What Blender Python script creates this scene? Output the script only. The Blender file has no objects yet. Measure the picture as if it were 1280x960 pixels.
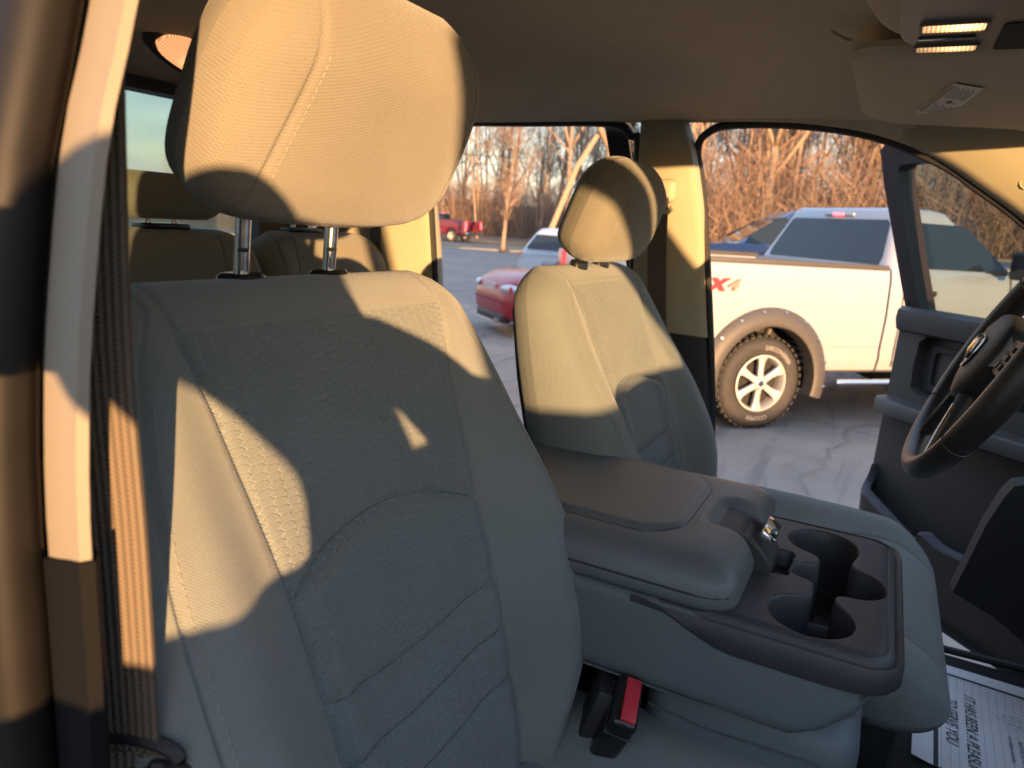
# cab interior at low sun: one script, metres, our truck faces +X, the lot is z = 0
SUN_EL = 3.0; SUN_ROT = 136.0; SKY = .15; SUN_E = 2.0; SUN_C = (.70, .392, .172); EXPO = 3.6; CLOUD = 1.0
NEAR_DEG = 95; BANK_D = 22.0; BANK_H = 1.6
import bpy, bmesh, math, random
from mathutils import Vector, Matrix
random.seed(7)
S = bpy.context.scene
COL = S.collection
R_ = math.radians
PI = math.pi

# ------------------------------------------------------------------ helpers
def sm(a, b, x):
    t = max(0.0, min(1.0, (x - a) / (b - a))); return t * t * (3 - 2 * t)

def lerp_tab(tab, x):
    if x <= tab[0][0]: return tab[0][1]
    for (x0, y0), (x1, y1) in zip(tab, tab[1:]):
        if x <= x1:
            t = (x - x0) / (x1 - x0); return y0 + (y1 - y0) * t
    return tab[-1][1]

def smooth_tab(tab, x):
    """monotone cubic through the table: no flat spots at the knots"""
    if x <= tab[0][0]: return tab[0][1]
    if x >= tab[-1][0]: return tab[-1][1]
    n = len(tab); d = [(tab[i + 1][1] - tab[i][1]) / (tab[i + 1][0] - tab[i][0]) for i in range(n - 1)]
    def mslope(i):
        if i == 0: return d[0] if n > 2 else 0
        if i == n - 1: return d[-1]
        if d[i - 1] * d[i] <= 0: return 0
        w1 = 2 * (tab[i + 1][0] - tab[i][0]) + (tab[i][0] - tab[i - 1][0]); w2 = (tab[i + 1][0] - tab[i][0]) + 2 * (tab[i][0] - tab[i - 1][0])
        return (w1 + w2) / (w1 / d[i - 1] + w2 / d[i])
    for i in range(n - 1):
        if x <= tab[i + 1][0]:
            h = tab[i + 1][0] - tab[i][0]; t = (x - tab[i][0]) / h; m0, m1 = mslope(i), mslope(i + 1)
            return (2 * t ** 3 - 3 * t * t + 1) * tab[i][1] + (t ** 3 - 2 * t * t + t) * h * m0 + (-2 * t ** 3 + 3 * t * t) * tab[i + 1][1] + (t ** 3 - t * t) * h * m1

class MB:
    """collects shapes and links them as one mesh object"""
    def __init__(s): s.v = []; s.f = []; s.m = []; s.uv = {}
    def add(s, vs, fs, mi=0, uvs=None):
        o = len(s.v); s.v += [tuple(v) for v in vs]
        for f in fs:
            s.f.append(tuple(i + o for i in f)); s.m.append(mi)
        if uvs:
            for i, u in enumerate(uvs): s.uv[i + o] = u
        return s
    def box(s, c, d, mi=0, M=None, bev=0.0, seg=2):
        bm = bmesh.new(); bmesh.ops.create_cube(bm, size=1.0)
        for v in bm.verts: v.co = Vector((v.co.x * d[0], v.co.y * d[1], v.co.z * d[2]))
        if bev > 0: bmesh.ops.bevel(bm, geom=bm.edges[:], offset=bev, segments=seg, profile=0.5, affect='EDGES')
        M = Matrix.Translation(c) @ (M if M else Matrix.Identity(4))
        bm.verts.index_update()
        s.add([M @ v.co for v in bm.verts], [[v.index for v in f.verts] for f in bm.faces], mi); bm.free(); return s
    def box2(s, lo, hi, mi=0, bev=0.0, seg=2):
        return s.box([(a + b) / 2 for a, b in zip(lo, hi)], [b - a for a, b in zip(lo, hi)], mi, None, bev, seg)
    def tube(s, pts, rad, n=8, mi=0, caps=True, flat=None):
        """tube along points; rad number or list; flat=(a,b) scales the section"""
        pts = [Vector(p) for p in pts]; N = len(pts)
        if not hasattr(rad, '__len__'): rad = [rad] * N
        vs = []; fs = []; prev = None
        for i, p in enumerate(pts):
            t = (pts[min(i + 1, N - 1)] - pts[max(i - 1, 0)])
            if t.length < 1e-9: t = Vector((0, 0, 1))
            t.normalize()
            if prev is None:
                u = t.cross(Vector((0, 0, 1)))
                if u.length < 1e-3: u = t.cross(Vector((1, 0, 0)))
            else: u = prev - t * prev.dot(t)
            u.normalize(); prev = u; w = t.cross(u)
            a, b = flat if flat else (1, 1)
            for k in range(n):
                an = 2 * PI * k / n
                vs.append(p + (u * math.cos(an) * a + w * math.sin(an) * b) * rad[i])
        for i in range(N - 1):
            for k in range(n):
                a0 = i * n + k; a1 = i * n + (k + 1) % n
                fs.append((a0, a1, a1 + n, a0 + n))
        if caps:
            fs.append(tuple(range(n - 1, -1, -1))); fs.append(tuple(range((N - 1) * n, N * n)))
        return s.add(vs, fs, mi)
    def loft(s, rings, mi=0, closed=True, caps=True, loop=False):
        n = len(rings[0]); vs = [p for r in rings for p in r]; fs = []
        K = len(rings)
        for i in range(K if loop else K - 1):
            j = (i + 1) % K
            for k in range(n if closed else n - 1):
                k2 = (k + 1) % n
                fs.append((i * n + k, i * n + k2, j * n + k2, j * n + k))
        if caps and closed and not loop:
            fs.append(tuple(range(n - 1, -1, -1))); fs.append(tuple(range((K - 1) * n, K * n)))
        return s.add(vs, fs, mi)
    def prism(s, poly, f0, f1, mi=0):
        """poly of 2D points, f0/f1 map (a,b)->3D for the two faces"""
        n = len(poly); vs = [f0(*p) for p in poly] + [f1(*p) for p in poly]
        fs = [tuple(range(n - 1, -1, -1)), tuple(range(n, 2 * n))] + [(i, (i + 1) % n, n + (i + 1) % n, n + i) for i in range(n)]
        return s.add(vs, fs, mi)
    def frame(s, outer, inner, f0, f1, mi=0):
        """flat ring between two outlines with the same number of points"""
        n = len(outer)
        vs = [f0(*p) for p in outer] + [f0(*p) for p in inner] + [f1(*p) for p in outer] + [f1(*p) for p in inner]
        fs = []
        for i in range(n):
            j = (i + 1) % n
            fs += [(i, n + i, n + j, j), (2 * n + i, 2 * n + j, 3 * n + j, 3 * n + i), (i, j, 2 * n + j, 2 * n + i), (n + i, 3 * n + i, 3 * n + j, n + j)]
        return s.add(vs, fs, mi)
    def build(s, name, mats, parent=None, smooth=True, sharp=40, recalc=True, subsurf=0):
        me = bpy.data.meshes.new(name)
        inv = parent.get('_w') if parent else None
        if inv is not None:
            L = Vector(inv); vs = [(v[0] - L.x, v[1] - L.y, v[2] - L.z) for v in s.v]
        else: vs = s.v
        me.from_pydata(vs, [], s.f)
        if not isinstance(mats, (list, tuple)): mats = [mats]
        for m in mats: me.materials.append(m)
        me.polygons.foreach_set('material_index', s.m)
        if s.uv:
            ul = me.uv_layers.new(name='UVMap')
            li = [0] * len(me.loops); me.loops.foreach_get('vertex_index', li)
            flat = []
            for i in li:
                u = s.uv.get(i, (0, 0)); flat += [u[0], u[1]]
            ul.data.foreach_set('uv', flat)
        if recalc:
            bm = bmesh.new(); bm.from_mesh(me); bmesh.ops.recalc_face_normals(bm, faces=bm.faces); bm.to_mesh(me); bm.free()
        me.polygons.foreach_set('use_smooth', [smooth] * len(me.polygons))
        if smooth and sharp: me.set_sharp_from_angle(angle=R_(sharp))
        me.update()
        o = bpy.data.objects.new(name, me); COL.objects.link(o)
        if parent: o.parent = parent
        if subsurf:
            md = o.modifiers.new('sub', 'SUBSURF'); md.levels = subsurf; md.render_levels = subsurf
        return o

def tag(o, label=None, cat=None, group=None, kind=None):
    if label: o['label'] = label
    if cat: o['category'] = cat
    if group: o['group'] = group
    if kind: o['kind'] = kind
    return o

def thing(name, loc, label, cat, group=None, rz=0.0, world=True):
    """an Empty at the base; world=True: parts are given in world coordinates"""
    o = bpy.data.objects.new(name, None); COL.objects.link(o); o.empty_display_size = 0.1
    o.location = loc; o.rotation_euler = (0, 0, rz)
    if world: o['_w'] = list(loc)
    return tag(o, label, cat, group)

def sub(parent_part):
    """make a part usable as the parent of sub-parts given in world coordinates"""
    if parent_part.parent is not None and parent_part.parent.get('_w') is not None:
        parent_part['_w'] = list(parent_part.parent['_w'])
    return parent_part

def copy_tree(o, parent=None):
    c = o.copy(); COL.objects.link(c)
    if parent: c.parent = parent
    for ch in list(o.children): copy_tree(ch, c)
    return c

def apply_mods(o):
    dg = bpy.context.evaluated_depsgraph_get(); dg.update()
    me = bpy.data.meshes.new_from_object(o.evaluated_get(dg), preserve_all_data_layers=True, depsgraph=dg)
    o.modifiers.clear(); old = o.data; o.data = me; bpy.data.meshes.remove(old)

def boolean(o, cutters, op='DIFFERENCE'):
    for c in cutters:
        c.parent = o.parent; c.matrix_parent_inverse = o.matrix_parent_inverse
        md = o.modifiers.new('b', 'BOOLEAN'); md.operation = op; md.object = c; md.solver = 'EXACT'
    bpy.context.view_layer.update()
    apply_mods(o)
    for c in cutters: bpy.data.objects.remove(c, do_unlink=True)
    o.data.polygons.foreach_set('use_smooth', [True] * len(o.data.polygons)); o.data.set_sharp_from_angle(angle=R_(35))
    return o

def rrect(x0, y0, x1, y1, r, n=5):
    """rounded rectangle outline (2D), r number or 4 radii (bl, br, tr, tl)"""
    if not hasattr(r, '__len__'): r = [r] * 4
    P = []
    for (cx, cy, a0, rr) in ((x0 + r[0], y0 + r[0], 180, r[0]), (x1 - r[1], y0 + r[1], 270, r[1]), (x1 - r[2], y1 - r[2], 0, r[2]), (x0 + r[3], y1 - r[3], 90, r[3])):
        for k in range(n + 1):
            a = R_(a0 + 90 * k / n); P.append((cx + rr * math.cos(a), cy + rr * math.sin(a)))
    return P

def catmull(P, k=6, closed=False):
    P = [Vector(p) for p in P]; n = len(P); out = []
    rng = range(n) if closed else range(n - 1)
    for i in rng:
        p0 = P[(i - 1) % n] if closed or i > 0 else P[i]; p1 = P[i]; p2 = P[(i + 1) % n]
        p3 = P[(i + 2) % n] if closed or i + 2 < n else p2
        for j in range(k):
            t = j / k
            out.append(0.5 * ((2 * p1) + (p2 - p0) * t + (2 * p0 - 5 * p1 + 4 * p2 - p3) * t * t + (3 * p1 - p0 - 3 * p2 + p3) * t ** 3))
    if not closed: out.append(P[-1])
    return out

# ------------------------------------------------------------------ materials
class NT:
    def __init__(s, name):
        s.mat = bpy.data.materials.new(name); s.mat.use_nodes = True; s.t = s.mat.node_tree
        s.b = s.t.nodes['Principled BSDF']; s.o = s.t.nodes['Material Output']
    def n(s, typ, **kw):
        nd = s.t.nodes.new(typ)
        for k, v in kw.items(): setattr(nd, k, v)
        return nd
    def l(s, a, b): s.t.links.new(a, b)
    def val(s, sock, v): sock.default_value = v
    def math(s, op, a, b=None, clamp=False):
        nd = s.n('ShaderNodeMath', operation=op); nd.use_clamp = clamp
        for i, x in enumerate((a, b)):
            if x is None: continue
            if isinstance(x, (int, float)): nd.inputs[i].default_value = x
            else: s.l(x, nd.inputs[i])
        return nd.outputs[0]
    def vmath(s, op, a, b=None, out=0):
        nd = s.n('ShaderNodeVectorMath', operation=op)
        for i, x in enumerate((a, b)):
            if x is None: continue
            if isinstance(x, (tuple, list)): nd.inputs[i].default_value = x
            else: s.l(x, nd.inputs[i])
        return nd.outputs[out]
    def coords(s, kind='Object'): return s.n('ShaderNodeTexCoord').outputs[kind]
    def noise(s, vec, scale, detail=3, rough=0.55, col=False, dist=0.0):
        nd = s.n('ShaderNodeTexNoise'); nd.inputs['Scale'].default_value = scale; nd.inputs['Detail'].default_value = detail
        nd.inputs['Roughness'].default_value = rough; nd.inputs['Distortion'].default_value = dist
        if vec is not None: s.l(vec, nd.inputs['Vector'])
        return nd.outputs['Color' if col else 'Fac']
    def voro(s, vec, scale, feat='F1', out='Distance'):
        nd = s.n('ShaderNodeTexVoronoi', feature=feat); nd.inputs['Scale'].default_value = scale
        if vec is not None: s.l(vec, nd.inputs['Vector'])
        return nd.outputs[out]
    def ramp(s, fac, stops):
        nd = s.n('ShaderNodeValToRGB'); cr = nd.color_ramp
        while len(cr.elements) < len(stops): cr.elements.new(0.5)
        for e, (p, c) in zip(cr.elements, stops):
            e.position = p; e.color = (*c, 1) if len(c) == 3 else c
        s.l(fac, nd.inputs[0]); return nd.outputs[0]
    def mix(s, fac, a, b, typ='MIX'):
        nd = s.n('ShaderNodeMix', data_type='RGBA', blend_type=typ)
        if isinstance(fac, (int, float)): nd.inputs[0].default_value = fac
        else: s.l(fac, nd.inputs[0])
        for i, x in ((6, a), (7, b)):
            if isinstance(x, (tuple, list)): nd.inputs[i].default_value = (*x[:3], 1)
            else: s.l(x, nd.inputs[i])
        return nd.outputs[2]
    def bump(s, h, strength=0.5, dist=0.001, prev=None):
        nd = s.n('ShaderNodeBump'); nd.inputs['Strength'].default_value = strength; nd.inputs['Distance'].default_value = dist
        s.l(h, nd.inputs['Height'])
        if prev is not None: s.l(prev, nd.inputs['Normal'])
        return nd.outputs[0]
    def color(s, c):
        i = s.b.inputs['Base Color']
        if isinstance(c, (tuple, list)): i.default_value = (*c[:3], 1)
        else: s.l(c, i)
    def set(s, **kw):
        for k, v in kw.items():
            i = s.b.inputs[k]
            if isinstance(v, (int, float)): i.default_value = v
            elif isinstance(v, (tuple, list)): i.default_value = (*v[:3], 1)
            else: s.l(v, i)
        return s

def simple(name, c, rough=0.5, metal=0.0, var=0.08, scale=12.0, grain=0.0, gscale=900.0, coat=0.0, spec=0.5, vec='Object'):
    m = NT(name); co = m.coords(vec)
    if var > 0:
        f = m.noise(co, scale, 4)
        m.color(m.ramp(f, [(0.25, [x * (1 - var) for x in c]), (0.75, [min(1, x * (1 + var)) for x in c])]))
    else: m.color(c)
    m.set(Roughness=rough, Metallic=metal)
    m.b.inputs['Coat Weight'].default_value = coat; m.b.inputs['Coat Roughness'].default_value = 0.04
    m.b.inputs['Specular IOR Level'].default_value = spec
    if grain > 0:
        g = m.voro(co, gscale); m.l(m.bump(g, grain, 0.0006), m.b.inputs['Normal'])
    return m.mat

def fabric(name, c, pitch=0.0019, hexes=0.0, sheen=0.25, hexcol=0.25, size=(0.021, 0.0125)):
    """woven seat cloth; UV in metres"""
    m = NT(name); uv = m.coords('UV')
    sep = m.n('ShaderNodeSeparateXYZ'); m.l(uv, sep.inputs[0]); u, v = sep.outputs[0], sep.outputs[1]
    k = 2 * PI / pitch
    a = m.math('SINE', m.math('MULTIPLY', m.math('ADD', u, v), k * 0.75)); b = m.math('SINE', m.math('MULTIPLY', m.math('SUBTRACT', v, m.math('MULTIPLY', u, 0.35)), k))
    w = m.math('ADD', m.math('MULTIPLY', a, 0.5), m.math('MULTIPLY', b, 0.5))
    fine = m.noise(uv, 900, 2)
    w2 = m.math('ADD', m.math('MULTIPLY', w, 0.35), m.math('MULTIPLY', fine, 0.9))
    blot = m.noise(uv, 9, 3)
    base = m.ramp(blot, [(0.3, [x * 0.93 for x in c]), (0.7, [x * 1.07 for x in c])])
    base = m.mix(m.math('MULTIPLY', m.math('ADD', m.math('MULTIPLY', w2, 0.5), 0.15, True), 0.42, True), base, [x * 0.45 for x in c])
    nrm = m.bump(w2, 0.85, 0.0006)
    if hexes > 0:
        # elongated honeycomb; distance to nearest hex edge
        sc = m.vmath('DIVIDE', uv, (size[0], size[1], 1.0))
        def cell(off):
            p = m.vmath('SUBTRACT', sc, (off[0], off[1], 0)); 
            md = m.vmath('WRAP', p, (0.8660, 0.5, 0.5))
            nd = md.node; nd.inputs[2].default_value = (-0.8660, -0.5, -0.5)
            ab = m.vmath('ABSOLUTE', md)
            # flat-topped hex: max(y, x*.866+y*.5)
            s2 = m.n('ShaderNodeSeparateXYZ'); m.l(ab, s2.inputs[0])
            return m.math('MAXIMUM', s2.outputs[1], m.math('ADD', m.math('MULTIPLY', s2.outputs[0], 0.8660), m.math('MULTIPLY', s2.outputs[1], 0.5)))
        h = m.math('MINIMUM', cell((0, 0)), cell((0.8660, 0.5)))
        line = m.math('MULTIPLY', m.math('SUBTRACT', h, 0.43), 20.0, True)       # 0 in the cell, 1 on the border
        inner = m.math('SUBTRACT', 1.0, m.math('MULTIPLY', m.math('ABSOLUTE', m.math('SUBTRACT', h, 0.30)), 22.0, True))
        patch = m.ramp(m.noise(uv, 7, 2), [(0.35, (0.35, 0.35, 0.35)), (0.65, (1, 1, 1))])
        sp_ = m.n('ShaderNodeSeparateColor'); m.l(patch, sp_.inputs[0]); hh = m.math('MULTIPLY', line, sp_.outputs[0])
        base = m.mix(m.math('MULTIPLY', hh, hexcol), base, [min(1, x * 1.9) for x in c])
        nrm = m.bump(hh, hexes, 0.0011, nrm)
    m.color(base); m.set(Roughness=0.92); m.b.inputs['Sheen Weight'].default_value = sheen; m.b.inputs['Sheen Roughness'].default_value = 0.5
    m.b.inputs['Sheen Tint'].default_value = (0.9, 0.95, 1, 1)
    m.b.inputs['Specular IOR Level'].default_value = 0.15
    m.l(nrm, m.b.inputs['Normal']); return m.mat

def glass(name, tint=(0.93, 0.95, 0.94), refl=1.0, dirt=0.02):
    m = NT(name); t = m.t
    tr = m.n('ShaderNodeBsdfTransparent'); tr.inputs[0].default_value = (*tint, 1)
    gl = m.n('ShaderNodeBsdfGlossy'); gl.inputs['Roughness'].default_value = 0.01; gl.inputs[0].default_value = (1, 1, 1, 1)
    fr = m.n('ShaderNodeLayerWeight'); fr.inputs[0].default_value = .5; rf = m.math('ADD', .04, m.math('MULTIPLY', m.math('POWER', fr.outputs[1], 5.0), .9))
    mx = m.n('ShaderNodeMixShader'); m.l(m.math('MULTIPLY', rf, refl, True), mx.inputs[0]); m.l(tr.outputs[0], mx.inputs[1]); m.l(gl.outputs[0], mx.inputs[2])
    df = m.n('ShaderNodeBsdfDiffuse'); df.inputs[0].default_value = (0.7, 0.68, 0.64, 1)
    mx2 = m.n('ShaderNodeMixShader'); f = m.noise(m.coords('Object'), 5, 5)
    m.l(m.math('MULTIPLY', f, dirt), mx2.inputs[0]); m.l(mx.outputs[0], mx2.inputs[1]); m.l(df.outputs[0], mx2.inputs[2])
    m.l(mx2.outputs[0], m.o.inputs[0]); return m.mat

def emit(name, c, strength, base=(0.8, 0.7, 0.6)):
    m = NT(name); m.color(base); m.set(Roughness=0.2)
    m.b.inputs['Emission Color'].default_value = (*c, 1); m.b.inputs['Emission Strength'].default_value = strength
    return m
# ------------------------------------------------------------------ materials used
M = {}
M['bolster'] = fabric('bolster_cloth', (0.192, 0.212, 0.205))
M['insert'] = fabric('honeycomb_cloth', (0.165, 0.188, 0.186), hexes=1.0, size=(0.0145, 0.0062), hexcol=0.62)
M['restcloth'] = fabric('headrest_cloth', (0.205, 0.195, 0.16), pitch=0.0024)
M['rearcloth'] = fabric('rear_cloth', (0.20, 0.19, 0.145))
M['vinyl'] = simple('console_vinyl', (0.105, 0.13, 0.14), 0.55, grain=0.35, gscale=700, var=0.05)
M['lidvinyl'] = simple('lid_vinyl', (0.115, 0.13, 0.138), 0.42, grain=0.45, gscale=650, var=0.06)
M['black'] = simple('black_plastic', (0.022, 0.022, 0.024), 0.5, grain=0.5, gscale=900)
M['deck'] = simple('console_plastic', (0.036, 0.037, 0.043), 0.5, grain=0.5, gscale=800)
M['gloss'] = simple('gloss_black', (0.012, 0.012, 0.013), 0.2, var=0.03)
M['rubber'] = simple('rubber_seal', (0.03, 0.028, 0.027), 0.55, var=0.2, scale=40)
M['darkplastic'] = simple('door_plastic', (0.068, 0.064, 0.062), 0.48, grain=0.35, gscale=700)
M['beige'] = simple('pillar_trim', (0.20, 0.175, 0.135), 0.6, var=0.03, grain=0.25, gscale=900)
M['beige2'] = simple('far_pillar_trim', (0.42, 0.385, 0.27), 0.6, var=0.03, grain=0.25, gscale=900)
M['liner'] = simple('headliner_felt', (0.60, 0.53, 0.385), 0.95, var=0.05, scale=25, grain=0.3, gscale=500)
M['carpet'] = simple('carpet', (0.018, 0.018, 0.02), 0.98, var=0.4, scale=60, grain=1.0, gscale=400)
M['chrome'] = simple('chrome', (0.75, 0.75, 0.76), 0.12, metal=1.0, var=0.0)
M['steel'] = simple('headrest_steel', (0.55, 0.56, 0.58), 0.22, metal=1.0, var=0.25, scale=120)
M['thread'] = simple('seat_thread', (0.25, 0.25, 0.21), 0.8, var=0.0)
M['threaddark'] = simple('lid_thread', (0.03, 0.033, 0.035), 0.8, var=0.0)
M['seam'] = simple('dark_seam', (0.085, 0.095, 0.095), 0.95, var=0.0)  # plain dark grey of sewn seams and piping
M['maroon'] = simple('maroon_paint', (0.13, 0.018, 0.022), 0.3, var=0.04, coat=1.0)
M['red'] = simple('red_plastic', (0.55, 0.035, 0.05), 0.4, var=0.05)
M['glass'] = glass('window_glass')
M['tint'] = glass('tinted_glass', (0.62, 0.70, 0.70), 1.2, dirt=0.03)

def webbing(name, c):
    m = NT(name); uv = m.coords('UV'); sep = m.n('ShaderNodeSeparateXYZ'); m.l(uv, sep.inputs[0])
    a = m.math('SINE', m.math('MULTIPLY', sep.outputs[0], 2 * PI / 0.0042))
    b = m.math('SINE', m.math('MULTIPLY', m.math('ADD', sep.outputs[1], m.math('MULTIPLY', m.math('ABSOLUTE', m.math('SINE', m.math('MULTIPLY', sep.outputs[0], PI / 0.0084))), 0.002)), 2 * PI / 0.0026))
    h = m.math('ADD', m.math('MULTIPLY', a, 0.6), m.math('MULTIPLY', b, 0.4))
    m.color(m.mix(m.math('MULTIPLY', m.math('ADD', h, 1.0), 0.45, True), [x * 0.68 for x in c], c))
    m.set(Roughness=0.85); m.l(m.bump(h, 0.8, 0.0009), m.b.inputs['Normal']); return m.mat
M['web'] = webbing('belt_webbing', (0.17, 0.135, 0.10))

# ------------------------------------------------------------------ upholstered pads
def make_pad(H, base, A, N, w, Tf, Tb, c, d, disp, rend, mats, name, parent, rows=3e-3, pf=4.0, pb=3.2, ncen=44, cy=0.0, bend=None, groove=0.0035, top_ins=None, gd=1.0):
    """closed upholstery body. l runs along +Y, s along A, n along N. returns (object, P) where P(l,s) is a point of the front skin"""
    base = Vector(base); A = Vector(A).normalized(); N = Vector(N).normalized(); Y = Vector((0, 1, 0))
    def env(s):
        r0, r1 = rend
        e = 1.0
        if s < r0: e = math.sqrt(max(0, 1 - ((r0 - s) / r0) ** 2))
        if s > H - r1: e = min(e, math.sqrt(max(0, 1 - ((s - H + r1) / r1) ** 2)))
        return e
    def nf(l, s):
        W = w(s); q = min(1, abs(l) / W)
        edge = (1 - q ** pf) ** (1 / pf)
        return (Tf(s) * edge + disp(l, s, W) * min(1, edge * 1.25)) * env(s)
    def nb(l, s):
        W = w(s); q = min(1, abs(l) / W)
        return -Tb(s) * (1 - q ** pb) ** (1 / pb) * env(s)
    def P(l, s, up=0.0):
        off = bend(s) if bend else 0.0
        return base + Y * (l + cy) + A * s + N * (nf(l, s) + up + off)
    # row positions
    ss = [0.0]
    for k in range(1, 9): ss.append(rend[0] * (1 - math.cos(PI / 2 * k / 8)))
    x = rend[0]
    n = max(2, int((H - rend[0] - rend[1]) / rows))
    for k in range(1, n + 1): ss.append(rend[0] + (H - rend[0] - rend[1]) * k / n)
    for k in range(1, 11): ss.append(H - rend[1] + rend[1] * math.sin(PI / 2 * k / 10))
    ss = sorted(set(round(v, 6) for v in ss))
    vs = []; uvs = []; fs = []; mi = []
    def front_cols(s):
        W = w(s); C = min(c(s), W * 0.88); D = max(C + 0.012, min(d(s), W * 0.97)); g = 0.0022
        L = []
        for k in range(7): L.append(W - (W - D - g) * math.sin(PI / 2 * k / 6) ** 1.0)          # W -> D+g
        L += [D, D - g]
        for k in range(1, 12): L.append((D - g) + ((C + g) - (D - g)) * k / 11)
        L += [C, C - g]
        half = L[:]
        cen = [(C - g) * (1 - 2 * k / ncen) for k in range(1, ncen)]
        return [-x for x in half] + [-x for x in cen] + [x for x in reversed(half)], len(half)
    nb_n = 14
    for s in ss:
        L, nh = front_cols(s); W = w(s); row = []
        for i, l in enumerate(L):
            l = max(-W, min(W, l))
            p = P(l, s)
            # seam valleys: exact columns
            if i in (nh - 2, len(L) - nh + 1): p = p - N * groove * env(s)
            elif i in (7, len(L) - 8): p = p - N * groove * gd * env(s)
            row.append(p); uvs.append((l, s))
        for k in range(1, nb_n):
            l = W * math.cos(PI * k / nb_n)
            p = base + Y * (l + cy) + A * s + N * (nb(l, s) + (bend(s) if bend else 0.0)); row.append(p); uvs.append((l, s + 0.7))
        vs += row; ncol = len(row)
    nf_cols = len(L)
    for i in range(len(ss) - 1):
        smid = (ss[i] + ss[i + 1]) / 2
        for k in range(ncol):
            k2 = (k + 1) % ncol
            fs.append((i * ncol + k, i * ncol + k2, (i + 1) * ncol + k2, (i + 1) * ncol + k))
            ins = nh - 2 <= k < nf_cols - nh + 1
            if top_ins and not (top_ins[0] < smid < top_ins[1]): ins = False
            mi.append(1 if ins else 0)
    mb = MB(); mb.add(vs, fs, 0, uvs); mb.m = mi
    o = mb.build(name, mats, parent, sharp=0)
    return o, P

def stitches(P, path, parent, name='stitching', mat='thread', pitch=0.0065, ln=0.0042, r=0.0005, up=0.0006):
    """dashes along a path given in (l,s)"""
    pts = [P(l, s, up) for l, s in path]; mb = MB(); acc = 0.0
    seg = []
    tot = [0.0]
    for a, b in zip(pts, pts[1:]): tot.append(tot[-1] + (b - a).length)
    def at(t):
        for i in range(len(tot) - 1):
            if tot[i + 1] >= t:
                f = (t - tot[i]) / max(1e-9, tot[i + 1] - tot[i]); return pts[i].lerp(pts[i + 1], f)
        return pts[-1]
    t = 0.0
    while t + ln < tot[-1]:
        mb.tube([at(t), at(t + ln * 0.5), at(t + ln)], [r * 0.6, r, r * 0.6], 5); t += pitch
    return mb.build(name, M[mat], parent)

def sample(f, a, b, n): return [f(a + (b - a) * k / n) for k in range(n + 1)]

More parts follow.
